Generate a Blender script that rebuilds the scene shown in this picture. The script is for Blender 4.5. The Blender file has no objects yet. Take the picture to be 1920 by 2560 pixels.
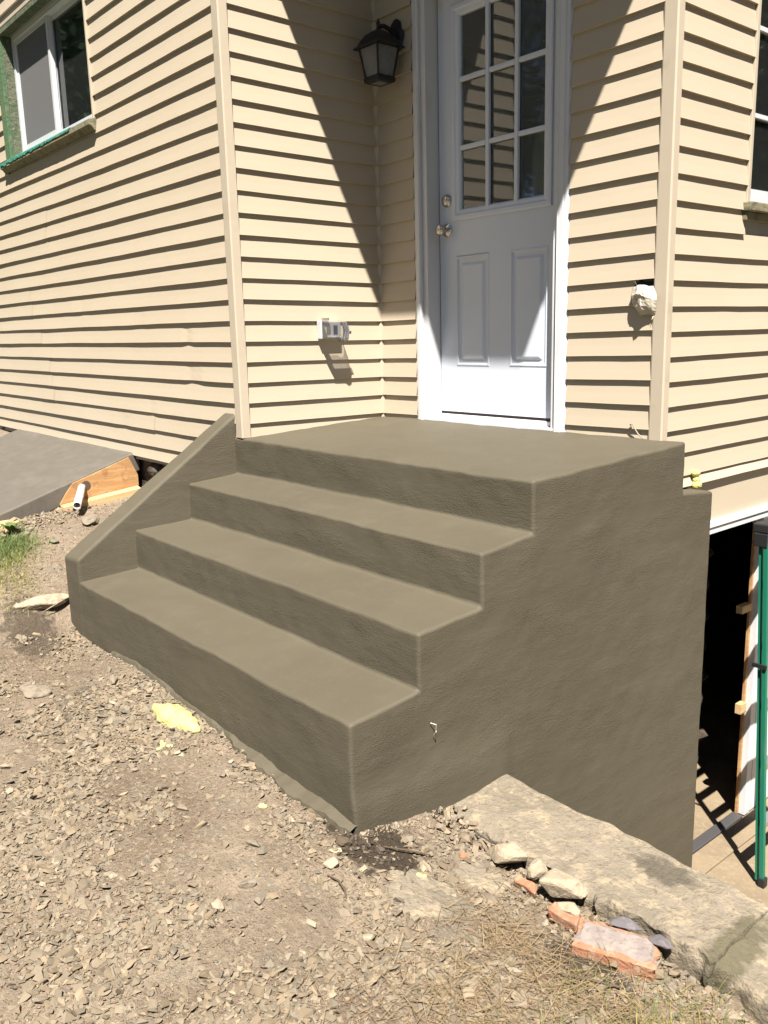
import bpy, bmesh, math, random
import numpy as np
from mathutils import Vector, Matrix, noise

# ------------------------------------------------------------------ camera, sky, sun, exposure
sc = bpy.context.scene
RM = Matrix(((0.6446365, 0.7640831, -0.0249160), (0.1403536, -0.1503245, -0.9786232), (-0.7514949, 0.6273592, -0.2041465)))
cam_d = bpy.data.cameras.new('camera'); cam = bpy.data.objects.new('camera', cam_d); sc.collection.objects.link(cam)
m = Matrix((RM[0], -RM[1], -RM[2])).transposed().to_4x4()
m.translation = Vector((3.771081, -2.243669, 0.434145)); cam.matrix_world = m
cam_d.sensor_fit = 'HORIZONTAL'; cam_d.sensor_width = 36.0; cam_d.lens = 36.0 * 2150.94 / 1920.0
cam_d.clip_start = 0.05; cam_d.clip_end = 500.0
sc.camera = cam

SUN = Vector((0.450, -0.383, 1.0)).normalized()
world = bpy.data.worlds.new('World'); sc.world = world; world.use_nodes = True
wn = world.node_tree; wn.nodes.clear()
sky = wn.nodes.new('ShaderNodeTexSky'); sky.sky_type = 'NISHITA'; sky.sun_disc = False
sky.sun_elevation = math.asin(SUN.z); sky.sun_rotation = math.atan2(SUN.x, SUN.y); sky.air_density = 0.5; sky.dust_density = 0.3
bgn = wn.nodes.new('ShaderNodeBackground'); bgn.inputs['Strength'].default_value = 0.05
wo = wn.nodes.new('ShaderNodeOutputWorld')
wn.links.new(sky.outputs[0], bgn.inputs[0]); wn.links.new(bgn.outputs[0], wo.inputs[0])
sl = bpy.data.lights.new('sun', 'SUN'); sl.energy = 5.0; sl.angle = math.radians(0.53); sl.color = (1.0, 0.95, 0.87)
so = bpy.data.objects.new('sun', sl); sc.collection.objects.link(so)
so.rotation_euler = (-SUN).to_track_quat('-Z', 'Y').to_euler(); so.location = (6, -6, 12)
sc.view_settings.view_transform = 'Standard'; sc.view_settings.look = 'None'
sc.view_settings.gamma = 1.0; sc.view_settings.use_curve_mapping = False
sc.view_settings.exposure = 1.72
sc.cycles.use_denoising = True
sc.cycles.max_bounces = 6; sc.cycles.diffuse_bounces = 3; sc.cycles.glossy_bounces = 3; sc.cycles.transparent_max_bounces = 24
try: sc.cycles.denoiser = 'OPENIMAGEDENOISE'
except Exception: pass

C = sc.collection
random.seed(7); rng = np.random.default_rng(7)

# ------------------------------------------------------------------ materials
def mat(name, col, rough=0.7, metal=0.0, var=(), bump=(), spec=0.35, attr=None, stains=(), patchy=False):
    """var: list of (scale, detail, colour, lo, hi, amount) colour patches; bump: list of (scale, detail, strength m, (sx,sy,sz))
    stains: list of (centre, radius, colour, amount)"""
    K = 1.0 if metal > .5 else 0.72
    col = tuple(c * K for c in col); var = [(a, b_, tuple(x * K for x in c), d, e, f) for (a, b_, c, d, e, f) in var]; stains = [(a, b_, tuple(x * K for x in c), d) for (a, b_, c, d) in stains]
    mt = bpy.data.materials.new(name); mt.use_nodes = True
    nt = mt.node_tree; N = nt.nodes; L = nt.links
    b = N['Principled BSDF']
    b.inputs['Roughness'].default_value = rough; b.inputs['Metallic'].default_value = metal
    b.inputs['Specular IOR Level'].default_value = spec
    geo = N.new('ShaderNodeNewGeometry')
    cur = None
    rgb = N.new('ShaderNodeRGB'); rgb.outputs[0].default_value = (*col, 1); cur = rgb.outputs[0]
    if attr:
        at = N.new('ShaderNodeAttribute'); at.attribute_name = attr
        mx = N.new('ShaderNodeMix'); mx.data_type = 'RGBA'; mx.blend_type = 'MULTIPLY'; mx.inputs[0].default_value = 1
        L.new(cur, mx.inputs[6]); L.new(at.outputs['Color'], mx.inputs[7]); cur = mx.outputs[2]
    for i, (s, d, c2, lo, hi, am) in enumerate(var):
        sv = s if isinstance(s, tuple) else (s, s, s)
        mp = N.new('ShaderNodeMapping'); mp.inputs['Scale'].default_value = sv
        mp.inputs['Location'].default_value = (i * 7.3, i * 3.1, i * 5.7)
        L.new(geo.outputs['Position'], mp.inputs[0])
        nz = N.new('ShaderNodeTexNoise'); nz.inputs['Scale'].default_value = 1; nz.inputs['Detail'].default_value = d
        nz.inputs['Roughness'].default_value = 0.6
        L.new(mp.outputs[0], nz.inputs['Vector'])
        mr = N.new('ShaderNodeMapRange'); mr.inputs[1].default_value = lo; mr.inputs[2].default_value = hi
        mr.inputs[3].default_value = 0; mr.inputs[4].default_value = am
        L.new(nz.outputs[0], mr.inputs[0])
        mx = N.new('ShaderNodeMix'); mx.data_type = 'RGBA'; L.new(mr.outputs[0], mx.inputs[0]); L.new(cur, mx.inputs[6])
        mx.inputs[7].default_value = (*c2, 1); cur = mx.outputs[2]
    for (ctr, rad, c2, am) in stains:
        vd = N.new('ShaderNodeVectorMath'); vd.operation = 'SUBTRACT'; L.new(geo.outputs['Position'], vd.inputs[0]); vd.inputs[1].default_value = ctr
        vs = N.new('ShaderNodeVectorMath'); vs.operation = 'DIVIDE'; L.new(vd.outputs[0], vs.inputs[0]); vs.inputs[1].default_value = rad
        ln = N.new('ShaderNodeVectorMath'); ln.operation = 'LENGTH'; L.new(vs.outputs[0], ln.inputs[0])
        nz = N.new('ShaderNodeTexNoise'); nz.inputs['Scale'].default_value = 28; nz.inputs['Detail'].default_value = 5; L.new(geo.outputs['Position'], nz.inputs['Vector'])
        ad = N.new('ShaderNodeMath'); ad.operation = 'MULTIPLY_ADD'; L.new(nz.outputs[0], ad.inputs[0]); ad.inputs[1].default_value = 1.5; L.new(ln.outputs['Value'], ad.inputs[2])
        mr = N.new('ShaderNodeMapRange'); mr.inputs[1].default_value = 1.45; mr.inputs[2].default_value = 1.8; mr.inputs[3].default_value = am; mr.inputs[4].default_value = 0
        L.new(ad.outputs[0], mr.inputs[0])
        mx = N.new('ShaderNodeMix'); mx.data_type = 'RGBA'; L.new(mr.outputs[0], mx.inputs[0]); L.new(cur, mx.inputs[6]); mx.inputs[7].default_value = (*c2, 1); cur = mx.outputs[2]
    L.new(cur, b.inputs['Base Color'])
    hsum = None
    for i, (s, d, st, sv) in enumerate(bump):
        mp = N.new('ShaderNodeMapping'); mp.inputs['Scale'].default_value = tuple(s * k for k in sv)
        mp.inputs['Location'].default_value = (i * 3.7, i * 9.1, i * 1.7)
        L.new(geo.outputs['Position'], mp.inputs[0])
        nz = N.new('ShaderNodeTexNoise'); nz.inputs['Scale'].default_value = 1; nz.inputs['Detail'].default_value = d; nz.inputs['Roughness'].default_value = 0.65
        L.new(mp.outputs[0], nz.inputs['Vector'])
        ml = N.new('ShaderNodeMath'); ml.operation = 'MULTIPLY'; ml.inputs[1].default_value = st; L.new(nz.outputs[0], ml.inputs[0])
        if patchy and i < 2:
            mk = N.new('ShaderNodeTexNoise'); mk.inputs['Scale'].default_value = 4.5 + 3 * i; mk.inputs['Detail'].default_value = 3; L.new(mp.outputs[0], mk.inputs['Vector']); mk.inputs['Scale'].default_value = (4.5 + 3 * i) / s
            mr2 = N.new('ShaderNodeMapRange'); mr2.inputs[1].default_value = .40; mr2.inputs[2].default_value = .66; mr2.inputs[3].default_value = .12; mr2.inputs[4].default_value = 1.5
            L.new(mk.outputs[0], mr2.inputs[0]); m2 = N.new('ShaderNodeMath'); m2.operation = 'MULTIPLY'; L.new(ml.outputs[0], m2.inputs[0]); L.new(mr2.outputs[0], m2.inputs[1]); ml = m2
        if hsum is None: hsum = ml.outputs[0]
        else:
            ad = N.new('ShaderNodeMath'); ad.operation = 'ADD'; L.new(hsum, ad.inputs[0]); L.new(ml.outputs[0], ad.inputs[1]); hsum = ad.outputs[0]
    if hsum is not None:
        bp = N.new('ShaderNodeBump'); bp.inputs['Strength'].default_value = 1.0; bp.inputs['Distance'].default_value = 1.0
        L.new(hsum, bp.inputs['Height']); L.new(bp.outputs[0], b.inputs['Normal'])
    return mt

def glass(name, tint=(1, 1, 1), base=0.03, gain=1.0, dust_haze=0.03):
    mt = bpy.data.materials.new(name); mt.use_nodes = True; nt = mt.node_tree; N = nt.nodes; L = nt.links; N.clear()
    out = N.new('ShaderNodeOutputMaterial'); mix = N.new('ShaderNodeMixShader')
    tr = N.new('ShaderNodeBsdfTransparent'); tr.inputs[0].default_value = (*tint, 1)
    gl = N.new('ShaderNodeBsdfGlossy'); gl.inputs['Roughness'].default_value = 0.03
    lw = N.new('ShaderNodeFresnel'); lw.inputs[0].default_value = 1.5
    ma = N.new('ShaderNodeMath'); ma.operation = 'MULTIPLY_ADD'; ma.inputs[1].default_value = gain; ma.inputs[2].default_value = base
    L.new(lw.outputs[0], ma.inputs[0]); L.new(ma.outputs[0], mix.inputs[0]); L.new(tr.outputs[0], mix.inputs[1]); L.new(gl.outputs[0], mix.inputs[2])
    df = N.new('ShaderNodeBsdfDiffuse'); df.inputs[0].default_value = (.5, .52, .5, 1); m3 = N.new('ShaderNodeMixShader'); m3.inputs[0].default_value = dust_haze  # pale dusty haze mixed into the glass to lighten the dark panes
    L.new(mix.outputs[0], m3.inputs[1]); L.new(df.outputs[0], m3.inputs[2]); L.new(m3.outputs[0], out.inputs[0]); return mt

M = {}
M['siding'] = mat('cream_siding', (0.53, 0.448, 0.335), 0.5, var=[((0.9, 0.9, 3), 4, (0.50, 0.418, 0.308), 0.42, 0.62, 0.5), (60, 3, (0.30, 0.25, 0.19), 0.74, 0.80, 0.45)],
                  bump=[((6), 2, 0.0006, (1, 1, 2.0))], spec=0.3)
M['trim_cream'] = mat('cream_trim', (0.53, 0.45, 0.345), 0.5, var=[(9, 4, (0.40, 0.335, 0.25), 0.60, 0.75, 0.5)], bump=[(14, 2, 0.0006, (1, 1, .5))], spec=0.3)
CONC = dict(var=[(1.7, 5, (0.090, 0.0765, 0.0505), 0.42, 0.60, 0.7), ((5, 5, 16), 5, (0.114, 0.097, 0.067), 0.54, 0.68, 0.55), (28, 5, (0.112, 0.095, 0.066), 0.58, 0.70, 0.4), (190, 2, (0.062, 0.052, 0.035), 0.67, 0.75, 0.5)])
M['concrete'] = mat('fresh_concrete', (0.101, 0.0865, 0.0575), 0.72, spec=0.3, patchy=True, bump=[(230, 3, 0.0019, (.6, .6, 1.3)), (85, 4, 0.0013, (.45, .45, 1.7)), (7, 2, 0.0012, (1, 1, 1.3))], **CONC)
M['tread'] = mat('trowelled_concrete', (0.101, 0.0865, 0.0575), 0.68, spec=0.3, patchy=True, bump=[(260, 3, 0.0007, (1, 1, 1)), (40, 4, 0.0006, (.4, 1.4, 1)), (6, 2, 0.0015, (1, 1, 1))], **CONC)
M['slab'] = mat('walkway_concrete', (0.116, 0.101, 0.081), 0.75, var=[((3, 9, 3), 5, (0.140, 0.124, 0.103), 0.45, 0.68, 0.8), (14, 4, (0.098, 0.084, 0.064), 0.5, 0.7, 0.5)],
                bump=[(150, 3, 0.0012, (1, 1, 1)), (20, 3, 0.002, (.4, 1.6, 1))])
M['old_concrete'] = mat('old_concrete', (0.245, 0.203, 0.150), 0.9, var=[(5, 6, (0.185, 0.155, 0.11), 0.46, 0.60, 0.9), (17, 6, (0.36, 0.29, 0.195), 0.5, 0.62, 0.85), (60, 5, (0.15, 0.12, 0.086), 0.58, 0.68, 0.85), (30, 6, (0.20, 0.165, 0.12), .56, .66, .8)],
                        bump=[(60, 6, 0.009, (1, 1, 1)), (14, 5, 0.02, (1, 1, 1))],
                        stains=[((2.57, -.235, -1.1), (.10, .055, .2), (0.10, 0.085, 0.06), 0.9), ((2.86, -.36, -1.15), (.05, .16, .2), (0.10, 0.088, 0.05), 0.85)])
M['drive'] = mat('driveway_concrete', (0.25, 0.19, 0.12), 0.9, var=[(3, 6, (0.20, 0.15, 0.095), 0.45, 0.62, 0.8), (40, 5, (0.29, 0.23, 0.155), 0.52, 0.66, 0.6)], bump=[(70, 5, 0.004, (1, 1, 1))])
M['dirt'] = mat('dirt', (0.258, 0.200, 0.145), 0.95, spec=0.15,
                var=[(1.4, 5, (0.182, 0.136, 0.094), 0.45, 0.60, 0.85), (3.2, 6, (0.350, 0.275, 0.198), 0.52, 0.63, 0.85), (8, 6, (0.225, 0.190, 0.142), 0.54, 0.64, 0.75), (45, 6, (0.37, 0.298, 0.215), 0.52, 0.66, 0.7), (120, 4, (0.12, 0.088, 0.06), 0.57, 0.69, 0.7)],
                bump=[(55, 7, 0.016, (1, 1, 1)), (170, 5, 0.006, (1, 1, 1)), (17, 4, 0.012, (1, 1, 1))],
                stains=[((1.97, -.80, -1.03), (.20, .14, .3), (0.045, 0.033, 0.022), 0.92), ((2.63, -.66, -1.13), (.16, .09, .3), (0.06, 0.045, 0.03), 0.85),
                        ((.55, -1.12, -1), (.22, .12, .4), (0.115, 0.10, 0.075), 0.7), ((-.3, -1.05, -.9), (.22, .14, .4), (0.07, 0.055, 0.04), 0.8)])
M['stone'] = mat('gravel_stone', (0.215, 0.174, 0.126), 0.9, attr='tint', var=[(60, 4, (0.18, 0.145, 0.105), 0.55, 0.7, 0.4)], bump=[(220, 3, 0.0012, (1, 1, 1))], spec=0.2)
M['white_paint'] = mat('white_paint', (0.70, 0.70, 0.715), 0.42, var=[((5, 5, 2), 5, (0.55, 0.545, 0.555), 0.56, 0.7, 0.5), (90, 2, (0.35, 0.33, 0.31), 0.76, 0.8, 0.5)], bump=[(30, 3, 0.0006, (1, 1, .4))], spec=0.4)
M['door'] = mat('door_paint', (0.685, 0.725, 0.81), 0.38, var=[(3, 3, (0.65, 0.69, 0.775), 0.45, 0.6, 0.6), (55, 2, (0.33, 0.32, 0.32), 0.775, 0.80, 0.7)], bump=[((110), 3, 0.00025, (1, 1, 1))], spec=0.45)
M['vinyl'] = mat('white_vinyl', (0.66, 0.67, 0.70), 0.35, var=[(8, 3, (0.6, 0.6, 0.62), 0.55, 0.7, 0.4)], spec=0.45)
M['dark'] = mat('dark_gap', (0.02, 0.018, 0.017), 0.9)
M['weather'] = mat('weatherstrip', (0.045, 0.030, 0.028), 0.6)
M['lantern'] = mat('black_cast_metal', (0.012, 0.012, 0.013), 0.5, var=[(60, 3, (0.03, 0.028, 0.027), 0.5, 0.65, 0.6)], bump=[(120, 3, 0.0012, (1, 1, 1))], spec=0.4)
M['frosted'] = mat('frosted_glass', (0.19, 0.19, 0.185), 0.45, var=[(20, 3, (0.13, 0.13, 0.128), 0.45, 0.6, 0.6)], spec=0.5)
M['nickel'] = mat('satin_nickel', (0.52, 0.48, 0.42), 0.24, 1.0)
M['brass'] = mat('key_brass', (0.42, 0.34, 0.22), 0.35, 1.0)
M['glass'] = glass('window_glass', (0.93, 0.95, 0.94), 0.035, 1.6, .07)
M['glass_dark'] = glass('dark_window_glass', (0.80, 0.90, 0.85), 0.015, 1.1, .02)
M['clear_plastic'] = glass('clear_plastic', (0.70, 0.70, 0.73), 0.10, 1.3)
M['outlet'] = mat('grey_outlet_plastic', (0.58, 0.58, 0.57), 0.5)
M['outlet_dark'] = mat('outlet_slots', (0.08, 0.08, 0.085), 0.5)
M['screen'] = mat('insect_screen', (0.17, 0.165, 0.165), 0.8, var=[(700, 0, (0.10, 0.10, 0.10), 0.45, 0.55, 0.6)])
M['curtain'] = mat('sheer_curtain', (0.92, 0.92, 0.88), 0.9, var=[((30, 30, 1), 2, (0.66, 0.66, 0.63), 0.45, 0.6, 0.6)])
M['interior'] = mat('dim_interior_paint', (0.42, 0.41, 0.37), 0.9, var=[(2, 3, (0.34, 0.33, 0.30), 0.45, 0.6, 0.7)])
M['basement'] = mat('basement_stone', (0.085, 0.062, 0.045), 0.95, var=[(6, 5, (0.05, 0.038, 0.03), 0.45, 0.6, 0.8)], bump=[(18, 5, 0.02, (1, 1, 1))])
M['foundation'] = mat('old_stone_foundation', (0.11, 0.085, 0.06), 0.95, var=[(8, 5, (0.05, 0.04, 0.03), 0.42, 0.6, 0.9)], bump=[(16, 6, 0.03, (1, 1, 1)), (70, 4, .008, (1, 1, 1))])
M['olive'] = mat('olive_green_old_paint', (0.085, 0.155, 0.075), 0.8, var=[(12, 5, (0.15, 0.18, 0.10), 0.5, 0.65, 0.7), (45, 5, (0.25, 0.24, 0.16), 0.60, 0.70, 0.8)], bump=[(40, 5, 0.006, (1, 1, 1))])
M['crusty'] = mat('crusty_grey_green_paint', (0.135, 0.145, 0.095), 0.85, var=[(14, 6, (0.075, 0.115, 0.06), 0.46, 0.6, 0.9), (40, 6, (0.24, 0.22, 0.15), 0.56, 0.66, 0.85), (70, 5, (0.06, 0.06, 0.04), 0.60, 0.70, 0.8)], bump=[(45, 6, 0.010, (1, 1, 1))])
M['teal'] = mat('peeling_teal_paint', (0.04, 0.27, 0.19), 0.6, var=[(26, 6, (0.07, 0.36, 0.26), 0.45, 0.6, 0.8), (34, 6, (0.055, 0.045, 0.03), 0.56, 0.62, 0.95), (14, 5, (0.24, 0.22, 0.14), 0.60, 0.66, 0.9)], bump=[(60, 6, 0.008, (1, 1, 1))])
M['sillwood'] = mat('weathered_sill', (0.24, 0.21, 0.13), 0.85, var=[(20, 6, (0.12, 0.125, 0.075), 0.48, 0.6, 0.9), (50, 5, (0.10, 0.2, 0.14), 0.6, 0.68, 0.7)], bump=[(50, 6, 0.006, (1, 1, 1))])
M['plywood'] = mat('plywood', (0.46, 0.25, 0.105), 0.7, var=[((6, 6, 40), 4, (0.56, 0.34, 0.16), 0.45, 0.6, 0.8), (12, 6, (0.30, 0.15, 0.06), 0.54, 0.66, 0.8), (30, 6, (0.52, 0.42, 0.28), 0.62, 0.7, 0.8)], bump=[(60, 3, .001, (.3, .3, 2))])
M['lumber'] = mat('lumber', (0.56, 0.37, 0.175), 0.75, var=[((3, 3, 50), 4, (0.62, 0.44, 0.24), 0.45, 0.6, 0.8)], bump=[(60, 3, .001, (.3, .3, 2))])
M['pvc'] = mat('white_pvc', (0.72, 0.68, 0.60), 0.35, var=[(18, 4, (0.55, 0.48, 0.38), 0.58, 0.7, 0.6)])
M['foam'] = mat('yellow_spray_foam', (0.58, 0.535, 0.19), 0.75, var=[(30, 4, (0.66, 0.61, 0.24), 0.45, 0.62, 0.8)], bump=[(70, 4, .006, (1, 1, 1))], spec=0.25,
                stains=[((.925, -.915, -.965), (.042, .018, .08), (0.30, 0.25, 0.14), 0.75)])
M['brick'] = mat('orange_brick', (0.37, 0.165, 0.092), 0.9, var=[(30, 5, (0.42, 0.27, 0.18), 0.45, 0.62, 0.8), (60, 4, (0.28, 0.12, 0.065), 0.56, 0.68, 0.7)], bump=[(90, 5, .006, (1, 1, 1))])
M['mortar'] = mat('grey_mortar', (0.25, 0.205, 0.185), 0.92, var=[(22, 5, (0.32, 0.27, 0.23), 0.47, 0.62, 0.8), (50, 5, (0.14, 0.11, 0.10), 0.55, 0.68, 0.7)], bump=[(90, 5, .004, (1, 1, 1))])
M['slate'] = mat('blue_grey_slate', (0.125, 0.110, 0.115), 0.8, var=[(30, 5, (0.19, 0.17, 0.17), 0.48, 0.62, 0.7)], bump=[(60, 5, .004, (1, 1, 1))])
M['pale_rock'] = mat('pale_rock', (0.40, 0.325, 0.23), 0.92, var=[(30, 5, (0.29, 0.235, 0.165), 0.48, 0.62, 0.8)], bump=[(70, 6, .008, (1, 1, 1))])
M['grey_rock'] = mat('grey_rock', (0.25, 0.205, 0.150), 0.92, var=[(30, 5, (0.13, 0.11, 0.083), 0.48, 0.62, 0.8)], bump=[(70, 6, .006, (1, 1, 1))])
M['green_rock'] = mat('greenish_rock', (0.15, 0.155, 0.095), 0.92, var=[(30, 5, (0.22, 0.21, 0.14), 0.48, 0.62, 0.8)], bump=[(70, 6, .006, (1, 1, 1))])
M['added_lawn'] = mat('added_lawn', (0.055, 0.085, 0.03), 0.9, var=[(.6, 5, (0.085, 0.095, 0.04), 0.4, 0.6, 0.8)], bump=[(40, 4, .02, (1, 1, 1))])  # added for the unseen far ground, dark to limit bounce light
M['mud'] = mat('wet_mud', (0.075, 0.056, 0.038), 0.7, bump=[(90, 4, .004, (1, 1, 1))])
M['straw'] = mat('dry_straw', (0.285, 0.215, 0.13), 0.85, attr='tint', spec=0.2)
M['grass'] = mat('green_grass', (0.12, 0.165, 0.05), 0.75, attr='tint', spec=0.25)
M['ladder'] = mat('green_fibreglass', (0.012, 0.17, 0.105), 0.4, var=[((20, 20, 2), 4, (0.10, 0.22, 0.16), 0.56, 0.7, 0.5)])
M['ladder_black'] = mat('black_ladder_plastic', (0.02, 0.02, 0.02), 0.5)
M['alu'] = mat('aluminium', (0.60, 0.60, 0.60), 0.35, 1.0)
M['thr_metal'] = mat('dull_threshold_metal', (0.10, 0.095, 0.095), 0.5, 0.6)
M['vent'] = mat('offwhite_vent_sheet', (0.54, 0.49, 0.40), 0.5, var=[(25, 4, (0.55, 0.48, 0.37), 0.55, 0.7, 0.6)], bump=[(30, 4, .004, (1, 1, 1))])
M['wire'] = mat('wire', (0.35, 0.31, 0.25), 0.6)
M['stick'] = mat('brown_stick', (0.10, 0.072, 0.046), 0.9)
M['bark'] = mat('bark', (0.07, 0.052, 0.038), 0.95, bump=[(20, 5, .03, (1, 1, .3))])
M['leaf'] = mat('tree_leaves', (0.055, 0.115, 0.05), 0.7, attr='tint')
M['roofing'] = mat('brown_roof_edge', (0.20, 0.16, 0.12), 0.9, var=[(30, 4, (0.14, 0.11, 0.085), 0.45, 0.6, 0.8)])

# ------------------------------------------------------------------ mesh helpers
def link(name, me, mt, parent=None):
    o = bpy.data.objects.new(name, me); C.objects.link(o)
    if mt is not None and len(me.materials) == 0: me.materials.append(M[mt])
    if parent is not None: o.parent = parent
    return o
def tag(o, label=None, cat=None, group=None, kind=None):
    if label: o['label'] = label
    if cat: o['category'] = cat
    if group: o['group'] = group
    if kind: o['kind'] = kind
    return o
def empty(name, loc=(0, 0, 0)):
    """Thing root. Parts are built in world coordinates, so the root keeps the inverse in each child."""
    o = bpy.data.objects.new(name, None); C.objects.link(o); o.location = loc; o.empty_display_size = 0.1
    return o
def put(child, parent):
    child.parent = parent; child.matrix_parent_inverse = Matrix.Translation(Vector(parent.location)).inverted()
    return child

class MB:
    def __init__(s): s.v = []; s.f = []
    def box(s, x0, x1, y0, y1, z0, z1):
        n = len(s.v)
        s.v += [(x0, y0, z0), (x1, y0, z0), (x1, y1, z0), (x0, y1, z0), (x0, y0, z1), (x1, y0, z1), (x1, y1, z1), (x0, y1, z1)]
        s.f += [tuple(n + i for i in q) for q in ((3, 2, 1, 0), (4, 5, 6, 7), (0, 1, 5, 4), (1, 2, 6, 5), (2, 3, 7, 6), (3, 0, 4, 7))]
        return s
    def poly(s, pts, faces):
        n = len(s.v); s.v += [tuple(p) for p in pts]; s.f += [tuple(n + i for i in q) for q in faces]; return s
    def tube(s, path, rad, seg=8, cap=True):
        n0 = len(s.v); k = len(path); rads = rad if isinstance(rad, (list, tuple)) else [rad] * k
        for i, p in enumerate(path):
            p = Vector(p); a = Vector(path[max(i - 1, 0)]); b = Vector(path[min(i + 1, k - 1)])
            t = (b - a).normalized(); u = t.orthogonal().normalized() if abs(t.z) > .99 else t.cross(Vector((0, 0, 1))).normalized(); w = t.cross(u)
            for j in range(seg):
                an = 2 * math.pi * j / seg
                s.v.append(tuple(p + (u * math.cos(an) + w * math.sin(an)) * rads[i]))
        for i in range(k - 1):
            for j in range(seg):
                a = n0 + i * seg + j; b = n0 + i * seg + (j + 1) % seg
                s.f.append((a, b, b + seg, a + seg))
        if cap:
            s.f.append(tuple(n0 + j for j in range(seg))[::-1]); s.f.append(tuple(n0 + (k - 1) * seg + j for j in range(seg)))
        return s
    def lathe(s, o, axis, prof, seg=20):
        """prof: (distance along axis, radius)"""
        ax = Vector(axis).normalized(); o = Vector(o)
        return s.tube_axis(o, ax, prof, seg)
    def tube_axis(s, o, ax, prof, seg):
        u = ax.orthogonal().normalized(); w = ax.cross(u); n0 = len(s.v)
        for (d, r) in prof:
            for j in range(seg):
                an = 2 * math.pi * j / seg; s.v.append(tuple(o + ax * d + (u * math.cos(an) + w * math.sin(an)) * r))
        for i in range(len(prof) - 1):
            for j in range(seg):
                a = n0 + i * seg + j; b = n0 + i * seg + (j + 1) % seg; s.f.append((a, b, b + seg, a + seg))
        s.f.append(tuple(n0 + j for j in range(seg))[::-1]); k = len(prof) - 1; s.f.append(tuple(n0 + k * seg + j for j in range(seg)))
        return s
    def build(s, name, mt, parent=None, smooth=False, bevel=0.0, bseg=2):
        me = bpy.data.meshes.new(name); me.from_pydata(s.v, [], s.f)
        bm = bmesh.new(); bm.from_mesh(me); bmesh.ops.recalc_face_normals(bm, faces=bm.faces)
        if bevel > 0: bmesh.ops.bevel(bm, geom=[e for e in bm.edges if e.is_manifold and e.calc_face_angle(0) > .5], offset=bevel, segments=bseg, profile=.5, affect='EDGES')
        bm.to_mesh(me); bm.free()
        if smooth: me.polygons.foreach_set('use_smooth', [True] * len(me.polygons)); me.set_sharp_from_angle(angle=math.radians(40)) if hasattr(me, 'set_sharp_from_angle') else None
        o = link(name, me, mt)
        if parent is not None: put(o, parent)
        return o

def nz3(p, s=1.0): return noise.noise(Vector(p) * s)

# ------------------------------------------------------------------ dimensions (metres; z = 0 is the lowest siding lap on the landing)
E = 0.1016          # siding exposure
D_ = 0.920          # depth of the entry recess (door wall plane)
W_ = 1.782          # right wall plane
SX = 1.900          # side face of the steps
ZF = -2.30          # basement driveway level
HR = 3.154          # soffit height

# ------------------------------------------------------------------ ground
CP = np.array([(1.9,-.87,-1.03),(1.0,-.86,-.985),(.3,-.86,-.95),(-.36,-.86,-.93),(.4,-1.4,-1.0),(-.8,-1.5,-.88),(1,-2,-1.02),(2,-2,-1.05),(3,-1.5,-1.09),(0,-3,-1.0),(3,-3,-1.08),(4.5,-1,-1.3),(2.1,-.62,-1.11),(2.5,-.65,-1.138),(2.85,-.62,-1.17),(3.3,-.6,-1.24),(2.3,-1.0,-1.07),
(-.47,-.8,-.8),(-.5,-1.05,-.78),(-.8,-.8,-.63),(-1.27,-.5,-.555),(-1.2,-.1,-.53),(-.5,-.2,-.58),(-2,-1.2,-.62),(-3,-1.1,-.58),(-3.7,-.2,-.36),(-7,-1,-.45),(-4,0,-.3),(-7,-7,-.9),(7,-7,-1.3),(8,-2,-1.6),(0,-8,-1.0)])
def phi(r): return np.where(r > 1e-9, r * r * np.log(r + 1e-12), 0)
_n = len(CP); _D = np.hypot(CP[:, None, 0] - CP[None, :, 0], CP[:, None, 1] - CP[None, :, 1])
_A = np.zeros((_n + 3, _n + 3)); _A[:_n, :_n] = phi(_D) + np.eye(_n) * .002; _A[:_n, _n] = 1; _A[:_n, _n + 1:] = CP[:, :2]; _A[_n, :_n] = 1; _A[_n + 1:, :_n] = CP[:, :2].T
_b = np.zeros(_n + 3); _b[:_n] = CP[:, 2]; _w = np.linalg.solve(_A, _b)
def gz0(x, y):
    x = np.clip(np.asarray(x, float), -8, 8); y = np.clip(np.asarray(y, float), -8, .3)
    r = np.hypot(x[..., None] - CP[:, 0], y[..., None] - CP[:, 1])
    return phi(r) @ _w[:-3] + _w[-3] + _w[-2] * x + _w[-1] * y
def gnoise(x, y):
    v = Vector((x, y, 0))
    return 0.012 * noise.noise(v * 3.1) + 0.007 * noise.noise(v * 9.0) + 0.004 * noise.noise(v * 23.0) + 0.0025 * noise.noise(v * 55.0)
def gz(x, y): return float(gz0(x, y)) + gnoise(x, y)

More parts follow.
